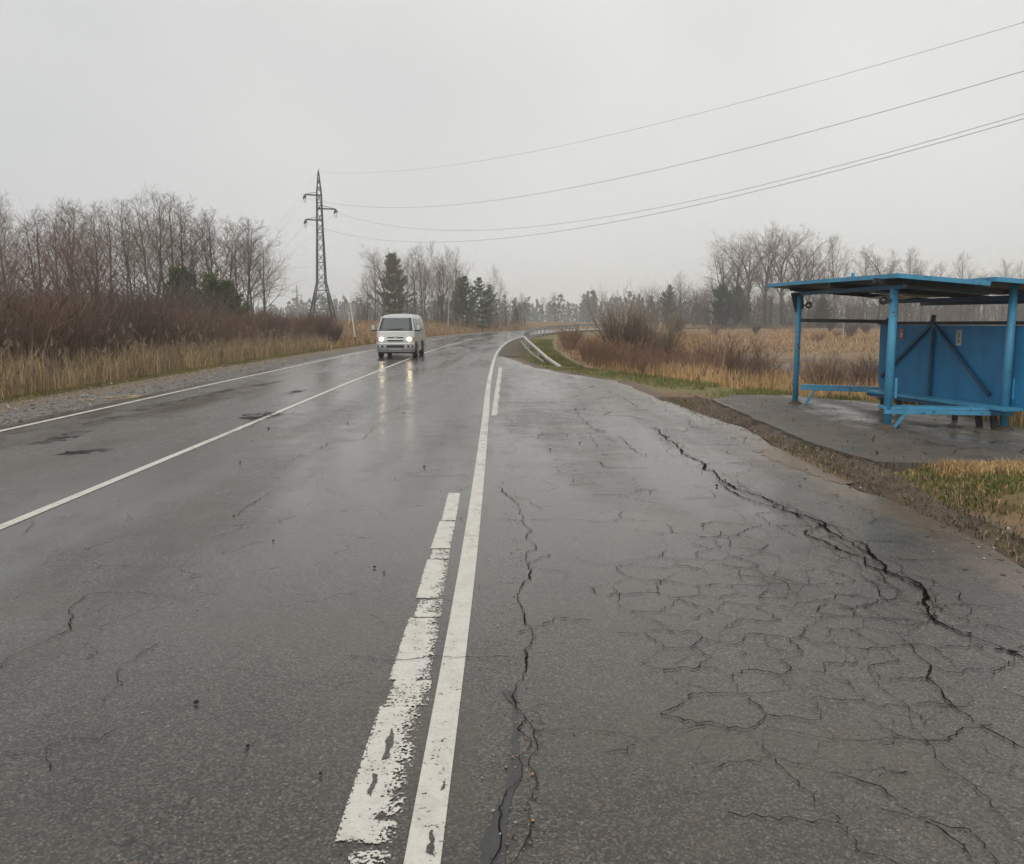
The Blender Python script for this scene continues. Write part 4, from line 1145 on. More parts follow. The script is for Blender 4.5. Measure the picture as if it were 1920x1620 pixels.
# ================================================================== road signs seen from behind
M['sign_white'] = simple_mat('white_post_paint', (.66, .64, .57), (.52, .50, .44), .5, 6)
M['sign_black'] = simple_mat('black_post_foot', (.012, .012, .012), (.03, .028, .025), .6, 6)
M['sign_back'] = simple_mat('grey_sign_back', (.38, .36, .32), (.31, .295, .265), .5, 4)
def sign(loc, H, lean, plate, lab):
    r_ = empty('road_sign', loc); set_props(r_, lab, 'road sign')
    tip = Vector((lean, 0, H))
    MB().tube([Vector((0, 0, -.2)), tip * .17], .055, 10).build('post_foot', M['sign_black'], r_)
    MB().tube([tip * .17, tip], .05, 10).build('post', M['sign_white'], r_)
    c_ = tip * plate[0] + Vector((plate[2], .08, 0)); n_ = 24; rr = plate[1]
    mb = MB(); v1 = [(c_.x + rr * math.cos(2 * math.pi * k_ / n_), c_.y, c_.z + rr * math.sin(2 * math.pi * k_ / n_)) for k_ in range(n_)]
    v2 = [(x, y + .025, z) for x, y, z in v1]
    mb.add(v1 + v2, [tuple(range(n_)), tuple(range(2 * n_ - 1, n_ - 1, -1))] + [(i, (i + 1) % n_, n_ + (i + 1) % n_, n_ + i) for i in range(n_)])
    pl = mb.build('sign_plate', M['sign_back'], r_)
    MB().box((c_.x, c_.y - .02, c_.z + .12), (.5, .03, .04)).box((c_.x, c_.y - .02, c_.z - .12), (.5, .03, .04)).build('clamp', M['sign_back'], pl)
    return r_
sign((-11.8, 64.8, hz(-11.8, 64.8)), 3.1, -.34, (.875, .36, -.02), 'leaning white post with black foot and round grey sign back by the verge')
sign((-18.9, 100, hz(-18.9, 100) - .3), 2.2, -.02, (.86, .34, -.1), 'shorter farther white sign post standing behind the leaning one')

# ================================================================== small things lying about
def clod(seed, r):
    rg = np.random.default_rng(seed); bm = bmesh.new(); bmesh.ops.create_icosphere(bm, subdivisions=2, radius=r)
    for v_ in bm.verts: v_.co *= 1 + .35 * rg.normal(); v_.co.z *= .75
    bmesh.ops.smooth_vert(bm, verts=bm.verts, factor=.5, use_axis_x=True, use_axis_y=True, use_axis_z=True)
    me = bpy.data.meshes.new('dirt_clod'); bm.to_mesh(me); bm.free(); me.materials.append(M['clod']); return me
clods = [clod(s_, .019) for s_ in range(4)]
CL = [(-.97, 9.3, .85), (2.0, 8.2, .8), (2.16, 8.5, .6), (-.9, 5.42, .55), (-.82, 5.30, .4), (-1.33, 3.42, .6), (-1.0, 3.05, .45), (-.68, 2.85, .4),
      (.48, 10.6, .7), (.9, 11.2, .7), (.78, 12.0, .55), (1.3, 7.9, .5), (1.62, 10.2, .55), (-3.65, 12.7, .9), (-3.1, 9.6, .7), (-2.6, 13.4, .8),
      (-1.9, 14.9, .8), (-2.3, 6.9, .5), (.62, 8.5, .45), (1.5, 6.55, .45), (2.4, 4.6, .4), (-1.75, 6.1, .45)]
ORD = ['nearest', 'second nearest', 'third nearest', 'fourth nearest', 'fifth nearest', 'sixth nearest', 'seventh nearest', 'eighth nearest', 'ninth nearest', 'tenth nearest', 'eleventh nearest', 'twelfth nearest', 'thirteenth nearest', 'fourteenth nearest']
cnt = [0, 0]
for k_, (x, y, s_) in enumerate(sorted(CL, key=lambda q_: q_[1])):
    o = link('dirt_clod', clods[k_ % 4]); o.location = (x, y, .012 * s_ + .004); o.scale = (s_, s_, s_); o.rotation_euler = (0, 0, k_ * 1.3)
    lane = x < -.4
    set_props(o, ORD[cnt[lane]] + ' small black mud clod on the ' + ('lane left of the white edge line' if lane else 'lay-by right of the white edge line'), 'clod', 'black clods on the ' + ('lane' if lane else 'lay-by'))
    cnt[lane] += 1

# ================================================================== plants
def prisms(segs, k=3):
    """segs: (N,8) p0 p1 r0 r1 -> verts, quads"""
    S = np.asarray(segs, float); p0 = S[:, :3]; p1 = S[:, 3:6]; r0 = S[:, 6]; r1 = S[:, 7]
    d = p1 - p0; d /= np.linalg.norm(d, axis=1, keepdims=True) + 1e-9
    up = np.where(np.abs(d[:, 2:3]) > .9, np.array([[1., 0, 0]]), np.array([[0, 0, 1.]]))
    s = np.cross(d, up); s /= np.linalg.norm(s, axis=1, keepdims=True) + 1e-9; u_ = np.cross(s, d)
    V = np.empty((len(S), 2 * k, 3))
    for j in range(k):
        a = 2 * math.pi * j / k; o_ = s * math.cos(a) + u_ * math.sin(a)
        V[:, j] = p0 + o_ * r0[:, None]; V[:, k + j] = p1 + o_ * r1[:, None]
    base = (np.arange(len(S)) * 2 * k)[:, None]
    F = np.concatenate([base + np.array([[j, (j + 1) % k, k + (j + 1) % k, k + j]]) for j in range(k)], 0)
    return V.reshape(-1, 3), F

def grow(seed, specs, start):
    """start: list of (p, d, L, r); specs per level. returns {level: segments}, tips"""
    rg = np.random.default_rng(seed); out = {i: [] for i in range(len(specs))}; tips = []
    stack = [(np.array(p, float), np.array(d, float) / np.linalg.norm(d), L_, r, 0) for p, d, L_, r in start]
    while stack:
        p, d, L_, r, lv = stack.pop(); S = specs[lv]; n_ = S['n']; pts = [p]; rad = [r]; dirs = [d]
        for i in range(n_):
            d = d + rg.normal(0, S['wob'], 3) + np.array([0, 0, S['up']]); d = d / np.linalg.norm(d)
            p = p + d * L_ / n_; pts.append(p); rad.append(max(r * (1 - (i + 1) / n_ * (1 - S['taper'])), .005)); dirs.append(d)
        for i in range(n_): out[lv].append((*pts[i], *pts[i + 1], rad[i], rad[i + 1]))
        tips.append((p, d, lv))
        if lv + 1 < len(specs):
            kk = S['kids']; az = rg.random() * 6.28
            for c_ in range(kk):
                t_ = S['t0'] + (1 - S['t0']) * (c_ + rg.random()) / kk; f = t_ * n_; i = min(int(f), n_ - 1)
                q_ = pts[i] + (pts[i + 1] - pts[i]) * (f - i); dd = dirs[i + 1]
                az += 2.4 + rg.normal(0, .4)
                a_ = np.cross(dd, [0.3, .1, 1]); a_ /= np.linalg.norm(a_) + 1e-9; b_ = np.cross(dd, a_)
                ang = R(S['ang'] + rg.normal(0, S.get('angv', 9)) + S.get('angt', 0) * t_)
                nd = dd * math.cos(ang) + (a_ * math.cos(az) + b_ * math.sin(az)) * math.sin(ang)
                ln = L_ * S['ratio'] * S['shape'](t_) * rg.uniform(.7, 1.2)
                rr = min(rad[i] * S.get('rr', .55), rad[i])
                stack.append((q_, nd, ln, max(rr, .0065), lv + 1))
    return out, tips

def wood_tree(name, seed, specs, start, tmat, cmat, tl=1, thin=1.0):
    out, tips = grow(seed, specs, start)
    tr = [s_ for l_ in range(tl + 1) for s_ in out[l_]]; cr = [s_ for l_ in range(tl + 1, len(specs)) for s_ in out[l_]]
    v, f = prisms(tr, 5); mt = mesh_np('trunk', v, f, tmat)
    v, f = prisms(cr, 3); mc = mesh_np('crown', v, f, cmat)
    return mt, mc
one = lambda t_: 1.0
M['bark'] = bark_mat('grey_brown_bark', (.060, .050, .043), (.125, .108, .095))
M['twig'] = bark_mat('grey_brown_twigs', (.115, .070, .043), (.25, .165, .105))
M['twig_red'] = bark_mat('reddish_twigs', (.095, .054, .036), (.21, .12, .08))
M['twig_pale'] = bark_mat('pale_twigs', (.14, .115, .088), (.23, .195, .15))
M['osier'] = bark_mat('purple_brown_stems', (.060, .040, .034), (.19, .115, .080), .75)
M['osier_red'] = bark_mat('rusty_stems', (.14, .075, .05), (.29, .165, .10), .6)
t = NT('willow_stems'); zc = t.n('ShaderNodeSeparateXYZ'); t.l(t.coord(False), zc.inputs[0])
M['fan'] = t.done(t.principled(t.mix(t.ramp(t.math('MULTIPLY', zc.outputs[2], .25), [(.35, 0), (.85, 1)]), (.060, .040, .029), (.25, .19, .12)), .9))
t = NT('birch_bark'); v = t.coord(False); n_ = t.noise(t.mapping(v, (3, 3, 14)), 2.2, 3).outputs['Fac']
M['birch'] = t.done(t.principled(t.mix(t.ramp(n_, [(.56, 0), (.62, 1)]), (.42, .41, .38), (.05, .045, .04)), .8))

tall_specs = [dict(n=9, wob=.035, up=.03, taper=.12, kids=22, t0=.30, ang=46, angt=-12, ratio=.40, shape=lambda t_: 1.15 - .85 * ((t_ - .3) / .7) if t_ > .3 else .6, rr=.42),
              dict(n=5, wob=.10, up=.10, taper=.25, kids=7, t0=.15, ang=38, ratio=.46, shape=lambda t_: 1.1 - .5 * t_, rr=.5),
              dict(n=3, wob=.13, up=.06, taper=.4, kids=5, t0=.12, ang=38, ratio=.55, shape=one, rr=.6),
              dict(n=2, wob=.15, up=.03, taper=.5, kids=0, t0=0, ang=0, ratio=0, shape=one)]
dome_specs = [dict(n=6, wob=.05, up=.02, taper=.45, kids=9, t0=.34, ang=40, angt=-10, ratio=.66, shape=lambda t_: 1.0, rr=.62),
              dict(n=6, wob=.09, up=.07, taper=.2, kids=9, t0=.2, ang=36, ratio=.42, shape=lambda t_: 1.15 - .5 * t_, rr=.5),
              dict(n=4, wob=.12, up=.04, taper=.3, kids=6, t0=.15, ang=38, ratio=.5, shape=one, rr=.55),
              dict(n=2, wob=.15, up=.02, taper=.5, kids=4, t0=.1, ang=38, ratio=.62, shape=one, rr=.8),
              dict(n=1, wob=.15, up=.02, taper=.6, kids=0, t0=0, ang=0, ratio=0, shape=one)]
willow_specs = [dict(n=6, wob=.12, up=.05, taper=.3, kids=7, t0=.25, ang=40, ratio=.55, shape=one, rr=.55),
                dict(n=5, wob=.14, up=.08, taper=.25, kids=8, t0=.15, ang=42, ratio=.5, shape=one, rr=.5),
                dict(n=3, wob=.14, up=.10, taper=.3, kids=7, t0=.1, ang=34, ratio=.6, shape=one, rr=.6),
                dict(n=2, wob=.12, up=.1, taper=.5, kids=0, t0=0, ang=0, ratio=0, shape=one)]
PT = {}
for i in range(4):
    PT['aspen%d' % i] = wood_tree('aspen', 40 + i, tall_specs, [((0, 0, -.2), (.02 * i - .03, .02, 1), 10, .115)], M['bark'], M['twig'] if i % 2 else M['twig_red'])
for i in range(2):
    PT['birch%d' % i] = wood_tree('birch', 60 + i, tall_specs, [((0, 0, -.2), (.05 * i - .02, .02, 1), 10, .10)], M['birch'], M['twig_pale'], 0)
for i in range(3):
    PT['dome%d' % i] = wood_tree('dome', 70 + i, dome_specs, [((0, 0, -.2), (.03, .02 * i, 1), 6.3, .20)], M['bark'], M['twig'])
rg0 = np.random.default_rng(4)
PT['willow'] = wood_tree('willow', 80, willow_specs, [((0, 0, -.1), (math.cos(a) * s_, math.sin(a) * s_, 1), 5.6, .14) for a, s_ in ((0, .55), (1.3, .4), (2.6, .5), (4.0, .6), (5.2, .35))], M['bark'], M['twig_red'])

def shrub(seed, n_, H, spread, rad, kids, up=.05, curve=.05):
    rg = np.random.default_rng(seed); st = []
    for i in range(n_):
        a = rg.random() * 6.283; sp = spread * rg.random() ** .6; r0 = .25 * H * .35 * rg.random() ** .5
        st.append(((math.cos(a) * r0, math.sin(a) * r0, -.05), (math.cos(a) * sp, math.sin(a) * sp, 1), H * rg.uniform(.6, 1.05), rad * rg.uniform(.7, 1.2)))
    sp_ = [dict(n=5, wob=curve, up=up, taper=.3, kids=kids, t0=.25, ang=22, ratio=.42, shape=lambda t_: 1.2 - .7 * t_, rr=.6),
           dict(n=3, wob=.09, up=.08, taper=.35, kids=3, t0=.2, ang=24, ratio=.5, shape=one, rr=.7),
           dict(n=2, wob=.1, up=.05, taper=.5, kids=0, t0=0, ang=0, ratio=0, shape=one)]
    out, _ = grow(seed, sp_, st)
    v, f = prisms(out[0], 3); a = (v, f); v2, f2 = prisms(out[1] + out[2], 3)
    return a, (v2, f2)
def shrub_meshes(seed, mat, *a, **kw):
    (v, f), (v2, f2) = shrub(seed, *a, **kw)
    return mesh_np('stems', v, f, mat), mesh_np('twigs', v2, f2, mat)
for i in range(4):
    PT['osier%d' % i] = shrub_meshes(100 + i, M['osier'], 62, 2.5, .45, .014, 6)
for i in range(3):
    PT['rusty%d' % i] = shrub_meshes(110 + i, M['osier_red'], 34, 1.5, .6, .014, 4)
PT['fan'] = shrub_meshes(120, M['fan'], 56, 4.2, .62, .036, 9, up=.07, curve=.07)
PT['fan1'] = shrub_meshes(121, M['osier'], 45, 2.6, .75, .016, 8, up=.06, curve=.08)

M['needles'] = attr_mat('pine_needles', .8)
M['pine_bark'] = bark_mat('pine_bark', (.07, .045, .03), (.13, .085, .055))
def pine(seed, H, crown0, width, dens, col, whorl=.55, droop=.0, open_=1.0):
    rg = np.random.default_rng(seed); tr = []; br = []; tuft = []
    n_ = 8; p = np.array([0, 0, -.2]); d = np.array([0, 0, 1.])
    pts = [p]
    for i in range(n_):
        d = d + rg.normal(0, .02, 3); d /= np.linalg.norm(d); p = p + d * (H + .2) / n_; pts.append(p)
    r0 = H * .013
    for i in range(n_): tr.append((*pts[i], *pts[i + 1], r0 * (1 - i / n_ * .85), r0 * (1 - (i + 1) / n_ * .85)))
    z = H * crown0
    while z < H * .985:
        t_ = (z / H - crown0) / (1 - crown0)
        f = (z + .2) / (H + .2) * n_; i = min(int(f), n_ - 1); q_ = pts[i] + (pts[i + 1] - pts[i]) * (f - i)
        m_ = rg.integers(4, 7); a0 = rg.random() * 6.28
        L_ = width * (min(1, .45 + t_ * 2.2) * (1 - t_) ** .6 + .08) * rg.uniform(.75, 1.15)
        for j in range(m_):
            a = a0 + j * 6.283 / m_ + rg.normal(0, .2); el = .25 + .55 * t_ - droop + rg.normal(0, .12)
            dd = np.array([math.cos(a) * math.cos(el), math.sin(a) * math.cos(el), math.sin(el)]); ll = L_ * rg.uniform(.4, 1.3)
            q1 = q_ + dd * ll * .55 ; q2 = q1 + (dd + [0, 0, .22]) * ll * .45
            br.append((*q_, *q1, .012 + r0 * .18, .012)); br.append((*q1, *q2, .012, .006))
            for s_ in np.linspace(.3, 1, max(3, int(ll * 5 * dens))):
                c_ = q_ + (q1 - q_) * min(s_ / .55, 1) + (q2 - q1) * max(0, (s_ - .55) / .45)
                side = np.cross(dd, [0, 0, 1]); side /= np.linalg.norm(side) + 1e-9
                for sd in (-1, 0, 1):
                    tip_ = c_ + side * sd * ll * .26 * (1.15 - s_) + dd * .1 * ll + rg.normal(0, .04, 3)
                    tuft.append((tip_, (dd + side * sd * .8)))
        z += whorl * rg.uniform(.75, 1.2) * (.6 + .6 * (1 - t_))
    V = []; F = []; C = []
    sz = .24 * open_
    for c_, dd in tuft:
        sh_ = rg.uniform(.65, 1.25)
        for k_ in range(5):
            w = rg.normal(0, 1, 3); w /= np.linalg.norm(w); w = w * .8 + dd * .7 + np.array([0, 0, .35]); w /= np.linalg.norm(w)
            s_ = np.cross(w, rg.normal(0, 1, 3)); s_ /= np.linalg.norm(s_) + 1e-9
            ln = sz * rg.uniform(.7, 1.3); b = len(V)
            V += [c_ - s_ * .035, c_ + s_ * .035, c_ + w * ln + s_ * .02, c_ + w * ln - s_ * .02]
            F.append((b, b + 1, b + 2, b + 3)); C += [np.array(col) * sh_] * 4
    v, f = prisms(tr, 6); mt = mesh_np('trunk', v, f, M['pine_bark'])
    v, f = prisms(br, 3); nb = len(v)
    V = np.concatenate([v, np.array(V)]); F = np.concatenate([f, np.array(F) + nb]); C = np.concatenate([np.tile([[.07, .05, .035]], (nb, 1)), np.array(C)])
    return mt, mesh_np('crown', V, F, M['needles'], colors=C)
PT['pine0'] = pine(1, 10, .14, 2.5, 1.2, (.12, .155, .052), .46, open_=1.25)
PT['pine1'] = pine(2, 10, .08, 2.6, 1.0, (.078, .10, .04), .85, .12, open_=1.25)
PT['pine2'] = pine(3, 5, .05, 1.6, 1.8, (.11, .14, .036), .34)
PT['pine3'] = pine(4, 10, .08, 3.8, 1.5, (.050, .072, .034), .5, open_=1.6)

srng = np.random.default_rng(21)
def plant(name, proto, x, y, sc, label, cat, group=None, z=None, parts=('trunk', 'crown'), rz_=None, sxy=1.0, tilt=0.0):
    e = empty(name, (x, y, hz(x, y) if z is None else z), srng.random() * 6.283 if rz_ is None else rz_)
    e.scale = (sc * sxy, sc * sxy, sc); e.rotation_euler[0] = tilt
    set_props(e, label, cat, group)
    for n_, me in zip(parts, PT[proto]): link(n_, me, e)
    return e

# ---- the wood on the left
LW = [(-26.3, 44, 7.9), (-28.9, 52, 7.2), (-24.7, 46, 6.9), (-29.6, 56, 8.4), (-30.9, 60, 9.4), (-31.0, 62, 9.1), (-27.9, 58, 8.8), (-29.8, 64, 9.5), (-26.1, 60, 9.2),
      (-30.4, 72, 11.0), (-29.5, 74, 11.0), (-26.3, 72, 9.6), (-26.8, 78, 10.3), (-24.2, 74, 8.9), (-25.2, 84, 9.9), (-35.1, 60, 9.2), (-38.0, 75, 10.2),
      (-35.5, 80, 10.2), (-29.3, 92, 10.4), (-31.5, 50, 7.4), (-23.4, 62, 6.8), (-27.5, 68, 9.0)]
for k_, (x, y, H) in enumerate(LW):
    plant('bare_tree', 'aspen%d' % (k_ % 4), x, y, H / 10.2, 'slender leafless grey-brown tree in the wood on the left', 'tree', 'leafless trees of the left wood', sxy=1.3)
for (x, y, H, lab) in [(-25.6, 62, 10.1, 'tallest leafless tree with a rounded top in the left wood'), (-25.2, 66, 10.2, 'tall domed leafless tree right of the tallest one in the left wood'),
                       (-22.6, 64, 9.0, 'leafless tree with faint green buds standing above the small pines'), (-21.7, 70, 9.2, 'reddish leafless tree at the road end of the left wood'),
                       (-21.2, 74, 8.0, 'last leafless tree of the left wood, lower than its reddish neighbour')]:
    plant('bare_tree', 'aspen%d' % (int(H * 10) % 4), x, y, H / 10.2, lab, 'tree', sxy=1.3)
plant('willow_tree', 'willow', -20.2, 41, .70, 'dark spreading willow with low crooked limbs rising out of the left thicket', 'tree', rz_=.4)
plant('willow_tree', 'willow', -25.2, 40, .70, 'brown many-limbed willow at the left edge behind the white birch', 'tree', rz_=2.4)
plant('birch_tree', 'birch1', -20.6, 35.5, .58, 'thin white-stemmed birch standing alone before the left thicket', 'tree', sxy=.45)
for (x, y, H, lab) in [(-24.0, 57, 8.2, 'white-stemmed birch in the middle of the left wood'), (-27.0, 55, 8.0, 'pale birch left of the middle of the left wood'), (-20.4, 68, 7.6, 'pale birch near the road end of the left wood')]:
    plant('birch_tree', 'birch0', x, y, H / 10.2, lab, 'tree', sxy=.9)
for (x, y, H, lab) in [(-21.2, 60, 4.7, 'bright green young pine, the broadest of the left wood'), (-19.8, 61, 4.3, 'slim young pine nearest the road end of the left wood'), (-23.2, 60.5, 5.2, 'dull green young pine between bare trunks of the left wood')]:
    plant('young_pine', 'pine2', x, y, H / 5, lab, 'tree')
# ---- trees beyond the bend
CW = [(-20.2, 120, 6.6), (-19.9, 125, 9.9), (-15.8, 130, 8.7), (-13.7, 122, 9.7), (-14.2, 135, 11.1), (-10.6, 130, 9.5), (-8.9, 135, 10.3), (-7.4, 128, 7.3), (-11.8, 118, 7.2), (-6.2, 132, 5.9),
      (-17.7, 135, 9.8), (-12.2, 140, 8.8), (-10.0, 124, 7.6), (-13.0, 127, 8.6), (-9.0, 140, 8.6), (-7.6, 121, 6.2), (-11.0, 136, 9.0), (-15.0, 140, 9.2)]
for k_, (x, y, H) in enumerate(CW):
    plant('bare_tree', 'aspen%d' % ((k_ + 1) % 4), x, y, H / 10.2, 'leafless tree in the copse beyond the van', 'tree', 'leafless trees of the copse beyond the van', sxy=1.1)
plant('bare_tree', 'dome1', -17.3, 116, 1.0, 'broad leafless tree at the left end of the copse above the van', 'tree')
for (x, y, H, lab) in [(-11.6, 126, 11.3, 'tall white-stemmed birch in the middle of the copse'), (-8.8, 118, 10.6, 'tallest birch of the copse with a bright white stem'),
                       (-2.6, 128, 8.9, 'taller of two birches at the right end of the copse'), (-1.6, 126, 7.2, 'shorter birch at the right end of the copse')]:
    plant('birch_tree', 'birch0', x, y, H / 10.2, lab, 'tree', sxy=.75)
for (x, y, H, pr, lab) in [(-16.2, 119, 9.0, 'pine0', 'tall full green pine in the copse beyond the van'), (-6.3, 122, 7.0, 'pine1', 'dark pine among birches at the right of the copse'),
                           (-4.0, 117, 7.1, 'pine1', 'pine with open tiers of branches at the right of the copse'), (-3.3, 130, 6.0, 'pine1', 'dark low pine behind the tiered one'),
                           (.9, 172, 3.2, 'pine1', 'small lone pine beyond the road bend'), (-8.4, 138, 6.6, 'pine0', 'pine half hidden among the stems of the copse')]:
    plant('pine_tree', pr, x, y, H / 10, lab, 'tree')
for (x, y, H, lab) in [(9.0, 180, 6.4, 'small leafless tree alone above the guardrail'), (6.2, 172, 5.0, 'leafless sapling left of the guardrail bend'), (1.5, 150, 4.6, 'low leafless tree just beyond the start of the guardrail')]:
    plant('bare_tree', 'aspen1', x, y, H / 10.2, lab, 'tree', sxy=1.2)
# ---- the wood on the right
RW = [(41.4, 170, 15.4), (46.2, 178, 18.1), (45.2, 165, 17.6), (51.4, 175, 19.1), (52.7, 168, 18.6), (59.6, 180, 18.6), (58.6, 170, 15.6)]
for k_, (x, y, H) in enumerate(RW):
    plant('bare_tree', 'dome%d' % (k_ % 3), x, y, H / 9.9, ['leftmost', 'third from left', 'second from left', 'fourth from left', 'fifth from left', 'rightmost', 'sixth from left'][k_] + ' tall leafless tree of the clump left of the shelter roof', 'tree', 'tall clump left of the shelter')
RW2 = [(66.5, 185, 14.9), (65.6, 175, 16.7), (77.2, 190, 16.1), (73.1, 172, 15.1), (83.7, 190, 13.5), (83.5, 180, 14.9), (79.8, 168, 12.6), (93.8, 190, 12.9), (91.3, 175, 13.7),
       (99.4, 185, 12.1), (96.7, 170, 11.9), (105.8, 180, 12.0), (72.0, 163, 10.1), (82.0, 163, 9.1), (86.9, 164, 8.5), (97.2, 164, 9.7), (62, 164, 9), (68, 165, 8.4), (76, 166, 9),
       (90, 166, 9), (101, 167, 9.4), (108, 172, 10)]
for k_, (x, y, H) in enumerate(RW2):
    plant('bare_tree', ('aspen%d' % (k_ % 4)) if k_ % 3 else 'dome%d' % (k_ % 2), x, y, H / 10.2, 'leafless tree in the wood behind the bus shelter', 'tree', 'leafless trees behind the shelter', sxy=1.15)
RW3 = [(35.4, 180, 10.4), (35.0, 190, 6.4), (37.2, 175, 6.5), (41.6, 185, 8.0), (33.1, 200, 5.6), (39.5, 168, 7.2), (44, 163, 8), (49, 163, 8.4), (55, 163, 8), (36, 168, 5.8), (31, 178, 5.4)]
for k_, (x, y, H) in enumerate(RW3):
    plant('bare_tree', 'aspen%d' % (k_ % 4), x, y, H / 10.2, 'low leafless tree between the willow bush and the tall clump', 'tree', 'low trees beside the tall clump', sxy=1.3)
plant('birch_tree', 'birch0', 33.2, 86, .74, 'white-stemmed birch seen through the shelter between its posts', 'tree', sxy=.9)
plant('birch_tree', 'birch1', 40.0, 84, .42, 'small pale birch seen above the back panel of the shelter', 'tree', sxy=.4)
for (x, y, H, pr, lab) in [(29.3, 163, 7.0, 'pine1', 'open dark pine standing left of the tall clump'), (39.0, 160, 7.4, 'pine3', 'broad dark green pine at the foot of the tall clump'),
                           (43.6, 166, 6.9, 'pine3', 'second broad pine behind the first at the foot of the clump'), (57.5, 160, 5.4, 'pine3', 'low dark pine seen through the shelter')]:
    plant('pine_tree', pr, x, y, H / 10, lab, 'tree')

# ---- shrubs
cand = []
tries = 0
while len(cand) < 120 and tries < 4000:
    tries += 1
    y = 17.5 + 50 * srng.random() ** 1.2; v_ = srng.uniform(5.2, 5.2 + 3 + y * .16)
    x = float(road_x(y)) - 7.4 - v_
    if x / y < -.70: continue
    if all((x - a) ** 2 + (y - b) ** 2 > .9 for a, b in cand): cand.append((x, y))
for k_, (x, y) in enumerate(cand):
    plant('bare_shrub', 'osier%d' % (k_ % 4), x, y, srng.uniform(.62, 1.12) * (1 if y < 44 else .78), 'dense purple-brown leafless shrub in the thicket behind the left reeds', 'shrub', 'shrubs of the left thicket', parts=('stems', 'twigs'), sxy=1.25)
for k_, (x, y) in enumerate([(-13.6, 56), (-14.4, 60), (-15.5, 63), (-16.5, 58), (-17.5, 66), (-14.6, 68), (-19, 70), (-18.5, 62)]):
    plant('bare_shrub', 'rusty%d' % (k_ % 3), x, y, srng.uniform(1.2, 1.6), 'rusty leafless shrub on the rise below the pylon', 'shrub', 'rusty shrubs below the pylon', parts=('stems', 'twigs'))
plant('willow_bush', 'fan', 6.7, 51, 1.0, 'big fan-shaped leafless willow bush right of the guardrail', 'shrub', parts=('stems', 'twigs'))
plant('willow_bush', 'fan', 8.8, 52, .84, 'lower right half of the big leafless willow clump', 'shrub', parts=('stems', 'twigs'), rz_=1.9)
plant('bare_shrub', 'fan1', 7.6, 30.5, .82, 'dark leafless shrub on thin stems in the yellow grass', 'shrub', parts=('stems', 'twigs'))
plant('bare_shrub', 'fan1', 8.9, 31.5, .72, 'smaller dark leafless shrub beside the shelter post', 'shrub', parts=('stems', 'twigs'), rz_=2.2)
for k_, (x, y, s_) in enumerate([(10.6, 29, .62), (11.6, 27.5, .55), (12.6, 29.5, .6), (14.8, 30, .55)]):
    plant('bare_shrub', 'fan1', x, y, s_, ['first', 'second', 'third', 'fourth'][k_] + ' thin dark shrub from the left in the grass seen through the shelter', 'shrub', 'thin shrubs seen through the shelter', parts=('stems', 'twigs'))
cand = []; tries = 0
while len(cand) < 36 and tries < 4000:
    tries += 1
    y = 27 + 34 * srng.random(); x = float(brow_x(y)) + srng.uniform(1.3, 7.5)
    if math.hypot((x - POND[0]) / POND[2], (y - POND[1]) / POND[3]) < .95: continue
    if x / y > .25 and y < 40: continue
    if all((x - a) ** 2 + (y - b) ** 2 > 2.2 for a, b in cand): cand.append((x, y))
for k_, (x, y) in enumerate(cand):
    plant('bare_shrub', 'rusty%d' % (k_ % 3), x, y, srng.uniform(.45, 1.15), 'rust-red leafless shrub on the bank below the guardrail', 'shrub', 'rust-red shrubs on the right bank', parts=('stems', 'twigs'), sxy=1.2)
for k_ in range(22):
    x = srng.uniform(11, 62); y = srng.uniform(78, 140)
    if x / y > .62 or x / y < .14: continue
    plant('bare_shrub', 'rusty%d' % (k_ % 3) if k_ % 2 else 'osier%d' % (k_ % 4), x, y, srng.uniform(.55, .9), 'scattered leafless shrub on the far bank of the pond', 'shrub', 'shrubs on the far bank of the pond', parts=('stems', 'twigs'), sxy=1.4)

# ---- understorey of the woods: twiggy mass that no one could count
def brush(name, pts, hmin, hmax, per, cols, label):
    S = []; 
    for (x, y) in pts:
        z = hz(x, y)
        for k_ in range(per):
            a = srng.random() * 6.28; r_ = .9 * srng.random(); b = np.array([x + r_ * math.cos(a), y + r_ * math.sin(a), z - .05])
            h_ = srng.uniform(hmin, hmax); l_ = srng.normal(0, .28, 2)
            m_ = b + [l_[0] * h_ * .4, l_[1] * h_ * .4, h_ * .55]; e_ = b + [l_[0] * h_, l_[1] * h_, h_]
            S.append((*b, *m_, .022, .015)); S.append((*m_, *e_, .015, .006))
            for q_ in range(4):
                f = srng.uniform(.2, 1); c_ = m_ + (e_ - m_) * f; w_ = srng.normal(0, .3, 3) * h_ * .5; w_[2] = abs(w_[2]) + .1 * h_
                S.append((*c_, *(c_ + w_), .010, .004))
    v, f = prisms(S, 3); c = np.repeat(np.array(cols)[srng.integers(0, len(cols), len(S))], 6, axis=0) * srng.uniform(.8, 1.2, (len(v), 1))
    return set_props(link(name, mesh_np(name, v, f, M['brush'], colors=c)), label, 'undergrowth', kind='stuff')
M['brush'] = attr_mat('mixed_brush', .9)
BC = [(.10, .070, .055), (.14, .095, .072), (.12, .09, .075), (.09, .075, .06)]
pts = []
while len(pts) < 420:
    y = srng.uniform(36, 84); x = -srng.uniform(.32, .66) * y
    if x < float(road_x(y)) - 15: pts.append((x, y))
brush('undergrowth', pts, 1.2, 3.6, 7, BC, 'twiggy undergrowth filling the wood on the left')
pts = [(srng.uniform(26, 112), srng.uniform(158, 176)) for _ in range(620)]
brush('undergrowth', pts, 2.5, 7.0, 7, BC, 'twiggy undergrowth at the foot of the wood on the right')
pts = [(srng.uniform(-24, 2), srng.uniform(121, 140)) for _ in range(150)]
brush('undergrowth', [p for p in pts if float(road_dist([p[0]], [p[1]])[0]) < -12], 1.0, 4.0, 7, BC, 'twiggy undergrowth in the copse beyond the van')

